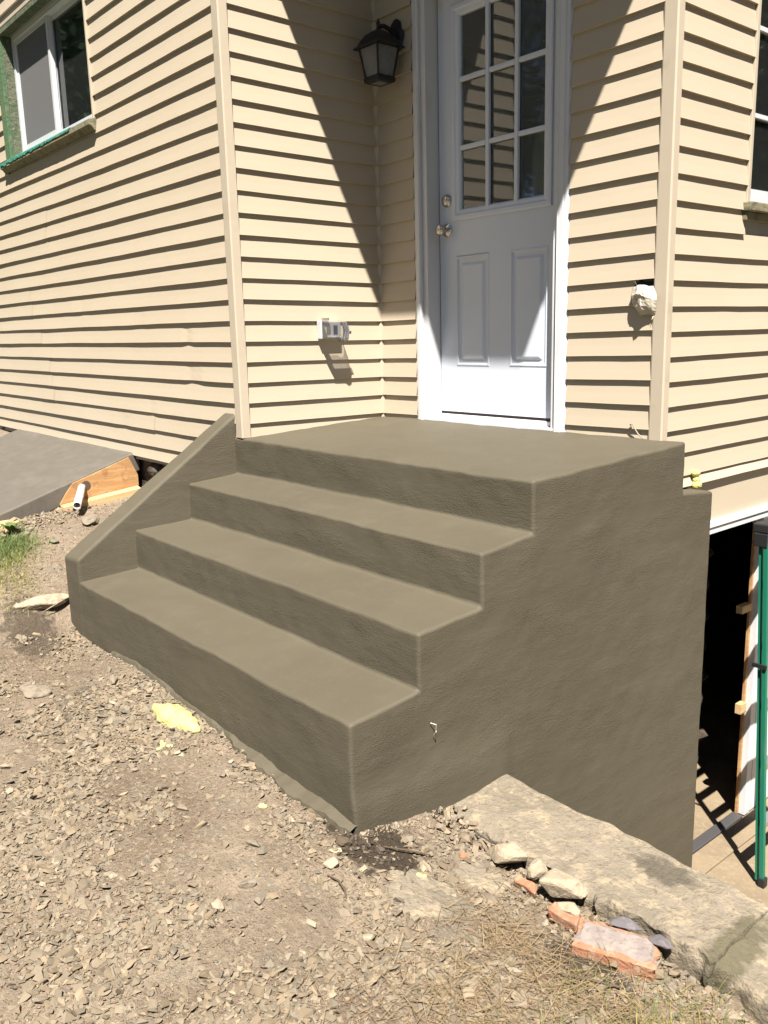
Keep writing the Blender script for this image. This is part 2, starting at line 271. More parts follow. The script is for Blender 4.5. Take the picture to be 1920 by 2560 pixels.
def build_ground():
    xs = np.concatenate([[-80, -40, -20, -12], np.arange(-8, -1.6, .25), np.arange(-1.6, 1.79, .022), [1.79, 1.81], np.arange(1.83, 3.4, .018), np.arange(3.4, 8, .25), [12, 20, 40, 80]])
    ys = np.concatenate([[-80, -40, -20, -12], np.arange(-8, -2.4, .25), np.arange(-2.4, -.31, .02), [-.305, -.295], np.arange(-.27, .13, .03), [.14, .15, 1, 3, 8, 20, 40, 80]])
    X, Y = np.meshgrid(xs, ys, indexing='ij'); Z = gz0(X, Y)
    far = np.maximum(np.abs(X) - 8, np.abs(Y) - 8); 
    nx, ny = X.shape
    for i in range(nx):
        for j in range(ny):
            if abs(X[i, j]) < 9 and abs(Y[i, j]) < 9: Z[i, j] += gnoise(X[i, j], Y[i, j])
    Z = np.where((X > 1.85) & (Y > -.53), np.minimum(Z, -1.125), Z)
    low = (Y > .145) | ((X > 1.80) & (Y > -.30))
    Z = np.where(low, ZF - .02, Z)
    # past the end of the retaining wall the bank slopes down to the driveway
    bank = (X > 4.2) & (Y > -1.5) & ~low
    Z = np.where(bank, np.minimum(Z, ZF + np.clip((-.30 - Y), 0, 1.2) * .9), Z)
    idx = np.arange(nx * ny).reshape(nx, ny)
    f = np.stack([idx[:-1, :-1], idx[1:, :-1], idx[1:, 1:], idx[:-1, 1:]], -1).reshape(-1, 4)
    me = bpy.data.meshes.new('ground'); me.from_pydata(np.stack([X, Y, Z], -1).reshape(-1, 3).tolist(), [], f.tolist())
    me.polygons.foreach_set('use_smooth', [True] * len(me.polygons))
    go = link('ground', me, 'dirt'); me.materials.append(M['added_lawn'])
    for pl in me.polygons:
        c_ = pl.center
        if c_.y < -4.6 or c_.x > 6.2 or c_.x < -4.6: pl.material_index = 1  # added dark lawn out of view, cuts light bounced onto the walls
    tag(go, 'tan dirt ground of packed soil around the steps', kind='structure')
build_ground()
o = MB().box(-6, 30, -.28, 30, ZF - .1, ZF).build('driveway', 'drive'); tag(o, 'tan concrete driveway at basement level', kind='structure')

# ------------------------------------------------------------------ house
house = empty('house', (-2, 3, -1)); tag(house, 'cream lap-sided house with a white half-glass entry door in its corner recess', 'house')

def wallmesh(boxes, mt='interior'):
    mb = MB()
    for b in boxes: mb.box(*b)
    return mb.build('wall', mt, house)
g = 0.003
wall_a = wallmesh([(-6.5, -3.00, g, .12, -.30, HR), (-1.50, -.0, g, .12, -.30, HR), (-3.00, -1.50, g, .12, -.30, 1.70), (-3.00, -1.50, g, .12, 2.545, HR)])
wall_b = wallmesh([(-.12, -g, .12, D_ + .1, -.30, HR)])
wall_c = wallmesh([(-.0, .335, D_ + g, D_ + .13, -.30, HR), (1.245, W_ - .13, D_ + g, D_ + .13, -.30, HR), (.335, 1.245, D_ + g, D_ + .13, 2.09, HR)])
wall_d = wallmesh([(W_ - .12, W_ - g, D_ + .02, 1.51, -.44, HR), (W_ - .12, W_ - g, 1.51, 2.5, -.44, .93), (W_ - .12, W_ - g, 1.51, 2.5, 2.3, HR), (W_ - .12, W_ - g, 2.5, 7, -.44, HR)])
wallmesh([(-6.5, -6.38, .12, 7, -.3, HR), (-6.5, W_, 7.0, 7.12, -.44, HR)])
MB().box(-6.38, W_ - .13, .13, 6.99, -.42, -.30).build('floor', 'interior', house)
MB().box(-.1, W_ - .13, D_ + .05, 6.99, -.29, -.04).build('floor', 'interior', house)
r_ = MB().box(-7, 2.252, -.10, 7.5, HR, HR + .18).build('roof', 'roofing', house)

def board(wall, u0, u1, org, du, nrm, k, tilt, p=0.0150, dents=(), e=E, step=.07, jog=0.0):
    """one siding course: tilted face, rolled lower lip, underside; slightly wavy like thin aluminium"""
    n = max(2, int(abs(u1 - u0) / step)); seed = random.random() * 100
    mb = MB(); prof = [(0.0008, e + .004), (p * .55, e * .45), (p - .0006, .0035), (p, .0012), (p - .0018, 0.0), (0.0008, .0008)]
    for i in range(n + 1):
        u = u0 + (u1 - u0) * i / n
        wz = .0019 * noise.noise(Vector((u * 1.7, seed, 0))) + .0011 * noise.noise(Vector((u * 6, seed, 3)))
        wo = .0020 * noise.noise(Vector((u * 1.1, seed, 9))) + .0007 * noise.noise(Vector((u * 7, seed, 5)))
        dn = .7 * sum(a * math.exp(-((u - c) / s) ** 2) for (c, s, a) in dents)
        z0 = k * E + tilt(u) + wz + dn * .35
        for j, (of, dz) in enumerate(prof):
            w = 0 if j in (0, 5) else (1 if j in (2, 3, 4) else .7)
            off = of + jog + w * (wo - dn)
            mb.v.append((org[0] + du[0] * u + nrm[0] * off, org[1] + du[1] * u + nrm[1] * off, z0 + dz))
        if i:
            a = (i - 1) * 6; b = i * 6
            for j in range(5): mb.f.append((a + j, a + j + 1, b + j + 1, b + j))
    o = mb.build('siding_board', 'siding', wall); 
    return o

TA = lambda u: -.0042 * u
TB = lambda u: -.0141 * u
TC = lambda u: -.013 + .013 * u
TD = lambda u: 0.0
KT = 31
dent_map = {4: [(-.52, .03, .006)], 3: [(-.33, .05, -.002)], 2: [(-.50, .045, .0065), (-.44, .02, .004)], 6: [(-1.9, .05, .003)], 5: [(-1.1, .04, .003)], 0: [(-1.0, .04, .003)], -1: [(-1.45, .04, .004)]}
joints = {6: -2.93, 7: -2.95, 4: -2.80, 1: -2.66, 0: -2.65, -1: -1.02, 12: -2.45, 11: -2.50, 10: -2.48, 2: -2.68}
for k in range(-3, KT):
    zlo, zhi = k * E, (k + 1) * E
    spans = [(-6.4, -.012)]
    if zhi > 1.66 and zlo < 2.56: spans = [(-6.4, -3.10), (-1.482, -.012)]
    kw = dict(e=.079 if k == -3 else E)
    kk = k if k > -3 else -2.78
    for (a, b) in spans:
        if k in joints and a < joints[k] < b:
            board(wall_a, a, joints[k] + .02, (0, 0), (1, 0), (0, -1), kk, TA, dents=dent_map.get(k, ()), jog=.0016, **kw)
            board(wall_a, joints[k], b, (0, 0), (1, 0), (0, -1), kk, TA, dents=dent_map.get(k, ()), **kw)
        else:
            board(wall_a, a, b, (0, 0), (1, 0), (0, -1), kk, TA, dents=dent_map.get(k, ()), **kw)
    if k >= -1:
        board(wall_b, .012, D_ - .012, (0, 0), (0, 1), (1, 0), k, TB)
        board(wall_c, .012, .300, (0, D_), (1, 0), (0, -1), k, TC)
        if k == 5:
            board(wall_c, 1.300, 1.640, (0, D_), (1, 0), (0, -1), k, TC)
        else:
            board(wall_c, 1.300, W_ - .012, (0, D_), (1, 0), (0, -1), k, TC, dents=[(1.66, .03, .003)] if k in (4, 6) else ())
    if k > -3:
        sp = [(D_ + .012, 6.9)]
        if zhi > .90 and zlo < 2.3: sp = [(D_ + .012, 1.497), (2.6, 6.9)]
        for (a, b) in sp: board(wall_d, a, b, (W_, 0), (0, 1), (1, 0), k, TD)
board(wall_d, D_ + .03, 6.9, (W_, 0), (0, 1), (1, 0), -2.46, TD, p=.024, e=.052)
board(wall_d, D_ + .03, 6.9, (W_, 0), (0, 1), (1, 0), -4.35, TD, p=.006, e=.192)

def post(pts, z0, z1, name='corner_post'):
    """extruded outline with slight dents"""
    mb = MB(); n = 40; k = len(pts)
    cx = sum(p[0] for p in pts) / k; cy = sum(p[1] for p in pts) / k
    for i in range(n + 1):
        z = z0 + (z1 - z0) * i / n
        d = .0009 * noise.noise(Vector((cx * 9, z * 6, 1))) + .0008 * noise.noise(Vector((cx * 3, z * 22, 4)))
        for (x, y) in pts: mb.v.append((x + d, y - d, z))
        if i:
            a = (i - 1) * k; b = i * k
            for j in range(k): mb.f.append((a + j, a + (j + 1) % k, b + (j + 1) % k, b + j))
    mb.f.append(tuple(range(k))[::-1]); mb.f.append(tuple(n * k + j for j in range(k)))
    return mb.build(name, 'trim_cream', house)
post([(-.052, .02), (-.052, -.0155), (-.045, -.018), (.010, -.0205), (.016, -.015), (.0185, .026), (.0135, .030), (.004, .02)], -.068, HR)
post([(W_ - .048, D_ + .02), (W_ - .048, D_ - .013), (W_ - .042, D_ - .016), (W_ + .012, D_ - .0185), (W_ + .018, D_ - .013), (W_ + .0185, D_ + .022), (W_ + .0135, D_ + .028), (W_ + .002, D_ + .02)], -.42, HR)
# inner corner bead
post([(-.002, D_ + .002), (-.002, D_ - .020), (.006, D_ - .022), (.011, D_ - .014), (.014, D_ - .0105), (.022, D_ - .006), (.022, D_ + .002)], -.06, HR, 'inner_corner_trim')

# ---- entry door and its frame
YF = D_ - .024       # front of the brick mould
YD = D_ + .085       # front of the door slab
fr = empty('door_frame', (.8, D_, 0)); put(fr, house)
def mould(x0, x1, z0, z1, vertical, flip=False):
    mb = MB(); w = x1 - x0
    if vertical:
        s = [0, .10, .16, .55, .62, .86, 1.0]; dep = [.006, 0, .003, .004, .010, .012, .024]
        if not flip: s = [1 - q for q in s][::-1]; dep = dep[::-1]
        pts = [(x0 + w * a, YF + b) for a, b in zip(s, dep)] + [(x1, D_ + .04), (x0, D_ + .04)]
        k = len(pts)
        for z in (z0, z1):
            for (x, y) in pts: mb.v.append((x, y, z))
        for j in range(k): mb.f.append((j, (j + 1) % k, k + (j + 1) % k, k + j))
        mb.f += [tuple(range(k))[::-1], tuple(range(k, 2 * k))]
    else: mb.box(x0, x1, YF, D_ + .04, z0, z1)
    return mb.build('brick_mould', 'white_paint', fr)
mould(.298, .352, -.06, 2.10, True); mould(1.238, 1.297, -.06, 2.10, True, True); mould(.298, 1.297, 2.102, 2.16, False)
MB().box(.353, .386, D_ + .000, D_ + .19, -.045, 2.075).build('jamb', 'white_paint', fr)
MB().box(.386, .400, YD + .045, D_ + .19, -.02, 2.06).build('door_stop', 'white_paint', fr)
MB().box(1.206, 1.237, D_ + .000, D_ + .19, -.045, 2.075).build('jamb', 'white_paint', fr)
MB().box(.3865, 1.2055, D_ + .002, D_ + .19, 2.052, 2.098).build('head_jamb', 'white_paint', fr)
MB().box(.353, 1.237, D_ - .012, D_ + .19, -.06, -.022).build('sill', 'white_paint', fr, bevel=.004)
MB().box(.387, 1.205, D_ + .060, D_ + .18, -.0215, -.002).build('threshold', 'white_paint', fr)
MB().box(.3925, 1.2025, YD + .006, YD + .04, -.0015, .0125).build('door_sweep', 'weather', fr)
MB().box(.3865, .3915, YD + .004, YD + .04, .0, 2.05).build('weatherstrip', 'dark', fr)

dx0, dx1, dz0, dz1 = .3925, 1.2045, .0130, 2.048
lx0, lx1, lz0, lz1 = .512, 1.122, .995, 1.965     # lite opening in slab
pn = [(.509, .741, .253, .806), (.876, 1.111, .254, .808)]
mb = MB(); yb = YD + .044
mb.box(dx0, lx0, YD, yb, lz0, lz1).box(lx1, dx1, YD, yb, lz0, lz1).box(dx0, dx1, YD, yb, lz1, dz1).box(dx0, dx1, YD, yb, .808, lz0)
mb.box(dx0, dx1, YD, yb, dz0, .253)
mb.box(dx0, pn[0][0], YD, yb, .253, .808).box(pn[0][1], pn[1][0], YD, yb, .253, .808).box(pn[1][1], dx1, YD, yb, .253, .808)
door = mb.build('door', 'door', house)
door['label'] = 'white steel entry door with nine panes above two raised panels'
def ring(x0, x1, z0, z1, steps, fill=True):
    mb = MB(); k = 0
    for (ins, dy) in steps:
        mb.v += [(x0 + ins, YD + dy, z0 + ins), (x1 - ins, YD + dy, z0 + ins), (x1 - ins, YD + dy, z1 - ins), (x0 + ins, YD + dy, z1 - ins)]
        if k:
            a = (k - 1) * 4; b = k * 4
            for j in range(4): mb.f.append((a + j, a + (j + 1) % 4, b + (j + 1) % 4, b + j))
        k += 1
    if fill: a = (k - 1) * 4; mb.f.append((a, a + 1, a + 2, a + 3))
    return mb
for (a, b, c, d) in pn:
    ring(a, b, c, d, [(-.001, .003), (0, 0), (.004, -.0025), (.010, -.003), (.014, .004), (.020, .0075), (.034, .0075), (.046, -.001), (.050, -.002)]).build('raised_panel', 'door', None).parent = door
ring(.491, 1.129, .981, 1.979, [(0, .002), (0, -.010), (.006, -.013), (.022, -.013), (.030, -.007), (.046, -.004), (.0535, .004), (.054, .03)], False).build('lite_frame', 'door').parent = door
gx0, gx1, gz_0, gz_1 = .545, 1.096, 1.015, 1.945
vx = [gx0 + (gx1 - gx0) / 3, gx0 + (gx1 - gx0) * 2 / 3]; hz = [1.322, 1.638]
for x in vx: MB().box(x - .0115, x + .0115, YD - .006, YD + .012, gz_0, gz_1).build('muntin', 'door', None, bevel=.004).parent = door
xe = [gx0] + vx + [gx1]
for z in hz:
    for i in range(3): MB().box(xe[i] + (.0118 if i else 0), xe[i + 1] - (.0118 if i < 2 else 0), YD - .005, YD + .012, z - .0115, z + .0115).build('muntin', 'door', None, bevel=.004).parent = door
ze = [gz_0] + hz + [gz_1]
for i in range(3):
    for j in range(3):
        MB().box(xe[i] - .004, xe[i + 1] + .004, YD + .0135, YD + .0165, ze[j] - .004, ze[j + 1] + .004).build('pane', 'glass', None).parent = door
MB().lathe((.447, YD, 1.085), (0, -1, 0), [(0, .031), (.004, .032), (.014, .027), (.020, .021), (.021, .0195)], 28).build('deadbolt', 'nickel', None, True).parent = door
MB().lathe((.447, YD - .0212, 1.085), (0, -1, 0), [(0, .009), (.002, .008)], 16).build('keyhole', 'brass', None, True).parent = door
MB().lathe((.449, YD, .940), (0, -1, 0), [(0, .034), (.006, .033), (.012, .024), (.016, .014), (.030, .013), (.036, .020), (.046, .0265), (.058, .027), (.066, .022), (.068, .019)], 28).build('knob', 'nickel', None, True).parent = door
MB().lathe((.449, YD - .0682, .940), (0, -1, 0), [(0, .008), (.002, .007)], 16).build('keyhole', 'brass', None, True).parent = door

# ---- curtains behind the door glass
def curtain(x0, x1, z0, z1, y, label, amp=.012, fr_=60):
    mb = MB(); n = 46
    for i in range(n + 1):
        t = i / n
        for z, s in ((z0, 1.0), ((z0 + z1) / 2, .96), (z1, .9)):
            x = x0 + (x1 - x0) * (.5 + (t - .5) * s); mb.v.append((x, y + amp * math.sin(t * fr_) + .006 * math.sin(t * 17 + z), z))
        if i:
            a = (i - 1) * 3; b = i * 3
            for j in range(2): mb.f.append((a + j, b + j, b + j + 1, a + j + 1))
    o = mb.build('curtain', 'curtain', None, True); sm = o.modifiers.new('thickness', 'SOLIDIFY'); sm.thickness = .002
    tag(o, label, 'curtain')
curtain(.57, .69, .95, 2.0, YD + .062, 'white sheer curtain gathered behind the left panes of the door')
curtain(.955, 1.075, .95, 2.0, YD + .060, 'white sheer curtain gathered behind the right panes of the door')

# ---- left window
wa = empty('window', (-2.2, .03, 2.1)); put(wa, house); wa['label'] = 'white sliding window in old green casing'
yw = .062
MB().box(-3.095, -2.992, -.022, .058, 1.725, 2.575).build('casing', 'olive', wa, bevel=.003)
MB().box(-2.9915, -2.976, .004, .10, 1.725, 2.54).build('reveal', 'crusty', wa)
MB().box(-3.10, -1.478, -.020, .05, 2.540, 2.575).build('head_casing', 'crusty', wa, bevel=.003)
MB().box(-1.494, -1.482, .002, .10, 1.70, 2.54).build('reveal', 'trim_cream', wa)
MB().box(-1.494, -1.474, -.020, .002, 1.655, 2.60).build('casing', 'trim_cream', wa, bevel=.003)
MB().box(-3.13, -1.47, -.022, .0, 2.576, 2.60).build('casing', 'trim_cream', wa, bevel=.003)
# sill: sloping weathered board, teal paint on the left two thirds
def sill(x0, x1, mt, name, lift=0.0):
    mb = MB(); n = 30
    for i in range(n + 1):
        x = x0 + (x1 - x0) * i / n; r = .0018 * noise.noise(Vector((x * 14, 2, 1))) + .002 * noise.noise(Vector((x * 40, 2, 1)))
        mb.v += [(x, .06, 1.738 + lift), (x, -.050 + r, 1.708 + r + lift), (x, -.052 + r, 1.678 - lift), (x, -.038, 1.672 - lift), (x, -.020, 1.650 + r * 2), (x, .06, 1.650)]
        if i:
            a = (i - 1) * 6; b = i * 6
            for j in range(6): mb.f.append((a + j, a + (j + 1) % 6, b + (j + 1) % 6, b + j))
    mb.f += [tuple(range(6))[::-1], tuple(n * 6 + j for j in range(6))]
    return mb.build(name, mt, wa)
sill(-3.155, -1.468, 'sillwood', 'sill')
mb = MB(); n = 120
for i in range(n + 1):
    x = -3.14 + 1.36 * i / n; q_ = i / n
    lo_ = 1.700 - .020 * (.5 + noise.noise(Vector((x * 14, 7, 1)))) * (1 - .7 * q_) + .010 * noise.noise(Vector((x * 50, 3, 1)))
    mb.v += [(x, .055, 1.7415), (x, -.0520, 1.7125), (x, -.0555, 1.7085), (x, -.0562, min(lo_, 1.704))]
    if i:
        a = (i - 1) * 4; b = i * 4
        for j in range(3): mb.f.append((a + j, a + j + 1, b + j + 1, b + j))
mb.build('peeling_paint', 'teal', wa)
def frame4(x0, x1, y0, y1, z0, z1, w, name, mt, parent, wb=None):
    wb = wb or w
    mb = MB().box(x0, x0 + w, y0, y1, z0, z1).box(x1 - w, x1, y0, y1, z0, z1).box(x0 + w, x1 - w, y0, y1, z0, z0 + wb).box(x0 + w, x1 - w, y0, y1, z1 - w, z1)
    return mb.build(name, mt, parent)
frame4(-2.976, -1.494, yw, yw + .07, 1.742, 2.540, .030, 'frame', 'vinyl', wa, .045)
frame4(-2.946, -2.300, yw + .010, yw + .040, 1.7875, 2.510, .030, 'sash', 'vinyl', wa)
frame4(-2.335, -1.524, yw + .042, yw + .066, 1.7875, 2.510, .026, 'sash', 'vinyl', wa)
MB().box(-2.916, -2.330, yw + .016, yw + .018, 1.8175, 2.480).build('screen', 'screen', wa)
MB().box(-2.309, -1.550, yw + .052, yw + .056, 1.8135, 2.484).build('pane', 'glass_dark', wa)
MB().box(-2.916, -2.330, yw + .030, yw + .034, 1.8175, 2.480).build('pane', 'glass_dark', wa)

# ---- right window (only its left edge is in view)
wd = empty('window', (W_, 2.0, 1.6)); put(wd, house); wd['label'] = 'white gridded window with weathered sill at the right edge'
MB().box(W_ - .08, W_ + .016, 1.497, 1.522, .935, 2.32).build('casing', 'trim_cream', wd, bevel=.003)
MB().box(W_ - .10, W_ + .004, 1.5225, 1.536, .955, 2.3).build('reveal', 'teal', wd)
MB().box(W_ - .08, W_ + .045, 1.472, 2.65, .908, .948).build('sill', 'sillwood', wd, bevel=.005)
MB().box(W_ - .08, W_ + .026, 1.480, 2.64, .872, .9075).build('sill_apron', 'sillwood', wd, bevel=.003)
frame4y = MB().box(W_ - .075, W_ - .012, 1.537, 1.552, .952, 2.3).box(W_ - .075, W_ - .012, 2.5, 2.58, .952, 2.3).box(W_ - .075, W_ - .012, 1.552, 2.5, .952, 1.012).box(W_ - .075, W_ - .012, 1.552, 2.5, 2.25, 2.3)
frame4y.build('frame', 'vinyl', wd)
MB().box(W_ - .055, W_ - .050, 1.552, 2.5, 1.012, 2.25).build('pane', 'glass_dark', wd)
for z in (1.325, 1.675, 2.0): MB().box(W_ - .052, W_ - .036, 1.552, 2.5, z - .009, z + .009).build('muntin', 'vinyl', wd)
MB().box(W_ - .051, W_ - .037, 1.86, 1.878, 1.012, 2.25).build('muntin', 'vinyl', wd)

# ---- foundations
mb = MB(); mb.box(-6.4, -.06, .05, .30, ZF - .1, -.301).box(-.30, -.13, .31, 1.10, ZF - .1, -.43).box(-.125, 1.45, D_ + .06, D_ + .25, ZF - .1, -.43)
mb.box(1.46, W_ - .01, 3.2, 7, ZF - .1, -.445).box(-6.4, -6.2, .3, 7, ZF - .1, -.43).box(-6.2, 1.46, 6.8, 7, ZF - .1, -.43)
mb.build('foundation_wall', 'foundation', house)
# individual stones of the foundation seen between the slab and the steps
for i, (x, z, w, h) in enumerate([(-1.13, -.36, .17, .10), (-.94, -.37, .16, .12), (-1.20, -.47, .14, .09), (-1.03, -.49, .19, .10), (-.80, -.46, .18, .13), (-4.0, -.30, .3, .1)]):
    bm = bmesh.new(); bmesh.ops.create_icosphere(bm, subdivisions=2, radius=1)
    for v in bm.verts:
        q = v.co.copy(); r = 1 + .15 * noise.noise(q * 1.7 + Vector((i * 5, 0, 0)))
        v.co = Vector((x + q.x * w * .5 * r, .045 + q.y * .05 * r, z + q.z * h * .5 * r))
    me = bpy.data.meshes.new('foundation_stone'); bm.to_mesh(me); bm.free(); put(link('foundation_stone', me, 'foundation'), house)

# ---- basement doorway
MB().box(W_ - .02, W_ + .022, 1.16, 3.3, -.500, -.474).box(W_ - .02, W_ + .028, 1.16, 3.3, -.468, -.442).box(W_ - .02, W_ + .012, 1.16, 3.3, -.4739, -.4681).build('door_header', 'white_paint', house)
bd = MB().box(1.628, 1.668, 2.107, 2.160, ZF + .012, -.46).box(1.632, 1.664, 2.174, 3.15, ZF + .012, -.46).build('basement_door', 'white_paint', house)
bd['label'] = 'white basement door leaf behind the green ladder'
MB().box(1.626, 1.640, 2.1605, 2.1735, ZF + .012, -.46).build('groove', 'weather', None).parent = bd
MB().box(1.620, 1.634, 2.090, 2.1065, ZF + .012, -.46).build('edge_strip', 'plywood', None).parent = bd
MB().box(1.61, 1.645, 1.985, 2.0855, -1.075, -1.035).build('wood_block', 'lumber', None).parent = bd
MB().box(1.615, 1.65, 2.030, 2.0855, -1.660, -1.605).build('wood_block', 'lumber', None).parent = bd
MB().box(1.612, 1.672, 1.2, 2.085, ZF + .002, ZF + .022).build('basement_threshold', 'thr_metal', house, bevel=.004)
MB().box(1.674, 1.800, 1.2, 3.15, ZF + .001, ZF + .014).build('basement_sill', 'drive', house, bevel=.004)

# ------------------------------------------------------------------ concrete steps
steps = empty('concrete_steps', (.9, 0, -1.0)); tag(steps, 'freshly coated grey-brown concrete entry steps with landing and sloping side wall', 'steps')
RY = [-.834, -.556, -.273, -.018]
prof = [(-.834, -1.35), (-.834, -.692), (-.556, -.668), (-.556, -.478), (-.273, -.458), (-.273, -.277), (-.018, -.252), (-.018, -.071), (.925, -.031), (.925, -.243), (1.155, -.266), (1.155, ZF - .05), (-.12, ZF - .05), (-.12, -1.35)]
bm = bmesh.new()
L_ = [bm.verts.new((-.12 + .18 * min(y, 0), y, z)) for y, z in prof]; R_ = [bm.verts.new((SX, y, z)) for y, z in prof]
bm.faces.new(L_); bm.faces.new(R_[::-1])
for i in range(len(prof)): j = (i + 1) % len(prof); bm.faces.new((L_[i], R_[i], R_[j], L_[j]))
bmesh.ops.recalc_face_normals(bm, faces=bm.faces)
vis = [e for e in bm.edges if e.calc_face_angle(0) > .4 and max(v.co.z for v in e.verts) > -1.0 and not all(v.co.x < 0 for v in e.verts) and not (min(v.co.y for v in e.verts) > .9 and max(v.co.x for v in e.verts) < 1.0)]
bmesh.ops.bevel(bm, geom=vis, offset=.012, segments=4, profile=.5, affect='EDGES')
def slice_bm(bm, ax, vals):
    for v in vals:
        no = [0, 0, 0]; no[ax] = 1; co = [0, 0, 0]; co[ax] = v
        bmesh.ops.bisect_plane(bm, geom=bm.verts[:] + bm.edges[:] + bm.faces[:], dist=1e-5, plane_co=co, plane_no=no)
slice_bm(bm, 0, np.arange(-.2, 1.9, .032)); slice_bm(bm, 1, np.arange(-.81, 1.15, .0323)); slice_bm(bm, 2, np.arange(-1.3, -.05, .0317))
bmesh.ops.remove_doubles(bm, verts=bm.verts[:], dist=2e-5)
bmesh.ops.holes_fill(bm, edges=[e for e in bm.edges if e.is_boundary], sides=0)
bmesh.ops.triangulate(bm, faces=bm.faces[:])
for v in bm.verts:
    c = v.co; a = .0035
    n_ = noise.noise_vector(c * 4.3) * a + noise.noise_vector(c * 13) * .0022 + noise.noise_vector(c * 37) * .0010
    v.co = c + Vector((n_.x, n_.y, n_.z * 1.2))
    # coat is a little thicker low on the front part of the side face
    if c.x > SX - .03 and c.y < -.13 and c.z < -.90: v.co.x += .010 * min(1, (-.13 - c.y) / .03) * min(1, (-.90 - c.z) / .1)
cuts = [-9] + [y - .018 for y in RY[1:]] + [.905, 9]
for i in range(5):
    b2 = bm.copy()
    if i > 0: bmesh.ops.bisect_plane(b2, geom=b2.verts[:] + b2.edges[:] + b2.faces[:], dist=1e-5, plane_co=(0, cuts[i], 0), plane_no=(0, 1, 0), clear_inner=True)
    if i < 4: bmesh.ops.bisect_plane(b2, geom=b2.verts[:] + b2.edges[:] + b2.faces[:], dist=1e-5, plane_co=(0, cuts[i + 1], 0), plane_no=(0, 1, 0), clear_outer=True)
    me = bpy.data.meshes.new('step'); b2.to_mesh(me); b2.free()
    me.polygons.foreach_set('use_smooth', [True] * len(me.polygons))
    o = put(link(('step', 'step', 'step', 'landing', 'rear_ledge')[i], me, 'concrete'), steps)
    me.materials.append(M['tread'])
    for pl in me.polygons:
        if pl.normal.z > .8: pl.material_index = 1
    o.modifiers.new('wn', 'WEIGHTED_NORMAL')
bm.free()
def concrete_solid(name, verts, faces, bev, grid, amp=.003, parent=steps, mt='concrete', segs=4, edges=None):
    bm = bmesh.new(); vs = [bm.verts.new(v) for v in verts]
    for f in faces: bm.faces.new([vs[i] for i in f])
    bmesh.ops.recalc_face_normals(bm, faces=bm.faces)
    if bev: bmesh.ops.bevel(bm, geom=[e for e in bm.edges if (edges is None or edges(e))], offset=bev, segments=segs, profile=.5, affect='EDGES')
    lo = [min(v.co[k] for v in bm.verts) for k in range(3)]; hi = [max(v.co[k] for v in bm.verts) for k in range(3)]
    for k in range(3): slice_bm(bm, k, np.arange(lo[k] + grid * .7, hi[k], grid))
    for v in bm.verts: v.co += noise.noise_vector(v.co * 4.3) * amp + noise.noise_vector(v.co * 13) * amp * .6 + noise.noise_vector(v.co * 37) * amp * .3
    me = bpy.data.meshes.new(name); bm.to_mesh(me); bm.free(); me.polygons.foreach_set('use_smooth', [True] * len(me.polygons))
    o = link(name, me, mt)
    if parent is not None: put(o, parent)
    o.modifiers.new('wn', 'WEIGHTED_NORMAL'); return o
BOXF = [(3, 2, 1, 0), (4, 5, 6, 7), (0, 1, 5, 4), (1, 2, 6, 5), (2, 3, 7, 6), (3, 0, 4, 7)]
concrete_solid('side_wall', [(-.363, -.836, -1.3), (-.188, -.836, -1.3), (-.062, .0, -1.3), (-.176, .0, -1.3), (-.363, -.836, -.592), (-.188, -.836, -.586), (-.062, .0, .055), (-.176, .0, .055)], BOXF, .015, .035)
# smeared footing along the foot of the lowest riser
mb = MB(); n = 170; rows_ = []
for i in range(n + 1):
    x = .15 + (1.912 - .15) * i / n; t = max(0, (x - 1.15) / .75)
    wd_ = .006 + .008 * noise.noise(Vector((x * 5, 0, 0))) + (.050 * math.sin(min(t, 1) * math.pi * .85) * (.75 + .5 * noise.noise(Vector((x * 9, 8, 0))))) + .012 * noise.noise(Vector((x * 26, 4, 0))) + .004 * noise.noise(Vector((x * 60, 6, 0)))
    z = gz(x, -.86) + .012 + .006 * noise.noise(Vector((x * 9, 2, 0)))
    mb.v += [(x, -.80, z + .012), (x, -.836, z + .010 + .002 * noise.noise(Vector((x * 20, 1, 0)))), (x, -.836 - max(wd_, .006), z + .002 + .003 * noise.noise(Vector((x * 16, 9, 0)))), (x, -.845 - max(wd_, .006) * 1.15, z - .05)]
    if i:
        a = (i - 1) * 4; b = i * 4
        for j in range(3): mb.f.append((a + j, b + j, b + j + 1, a + j + 1))
mb.build('footing', 'concrete', steps, True)

# ------------------------------------------------------------------ walkway slab, form board, pipe, lumber on the left
def slab_z(y): return -.275 + .32 * (y + .05)
concrete_solid_v = [(-3.54, -1.5, slab_z(-1.5) - .11), (-1.335, -1.5, slab_z(-1.5) - .11), (-1.335, .03, slab_z(.03) - .13), (-3.54, .03, slab_z(.03) - .11),
                    (-3.54, -1.5, slab_z(-1.5)), (-1.335, -1.5, slab_z(-1.5)), (-1.335, .03, slab_z(.03)), (-3.54, .03, slab_z(.03))]
o = concrete_solid('walkway_slab', concrete_solid_v, BOXF, .012, .09, .003, None, 'slab', 3)
tag(o, 'freshly poured grey concrete walkway slab sloping along the left wall', 'slab')
fb = MB().poly([(-1.318, -.05, slab_z(-.05) - .012), (-1.318, -.41, slab_z(-.41) - .012), (-1.318, -.455, -.455), (-1.318, -.50, -.52), (-1.318, .0, -.47), (-1.318, .0, -.40),
                (-1.330, -.05, slab_z(-.05) - .012), (-1.330, -.41, slab_z(-.41) - .012), (-1.330, -.455, -.455), (-1.330, -.50, -.52), (-1.330, .0, -.47), (-1.330, .0, -.40)],
               [(0, 1, 2, 3, 4, 5), (11, 10, 9, 8, 7, 6), (0, 6, 7, 1), (1, 7, 8, 2), (2, 8, 9, 3), (3, 9, 10, 4), (4, 10, 11, 5), (5, 11, 6, 0)])
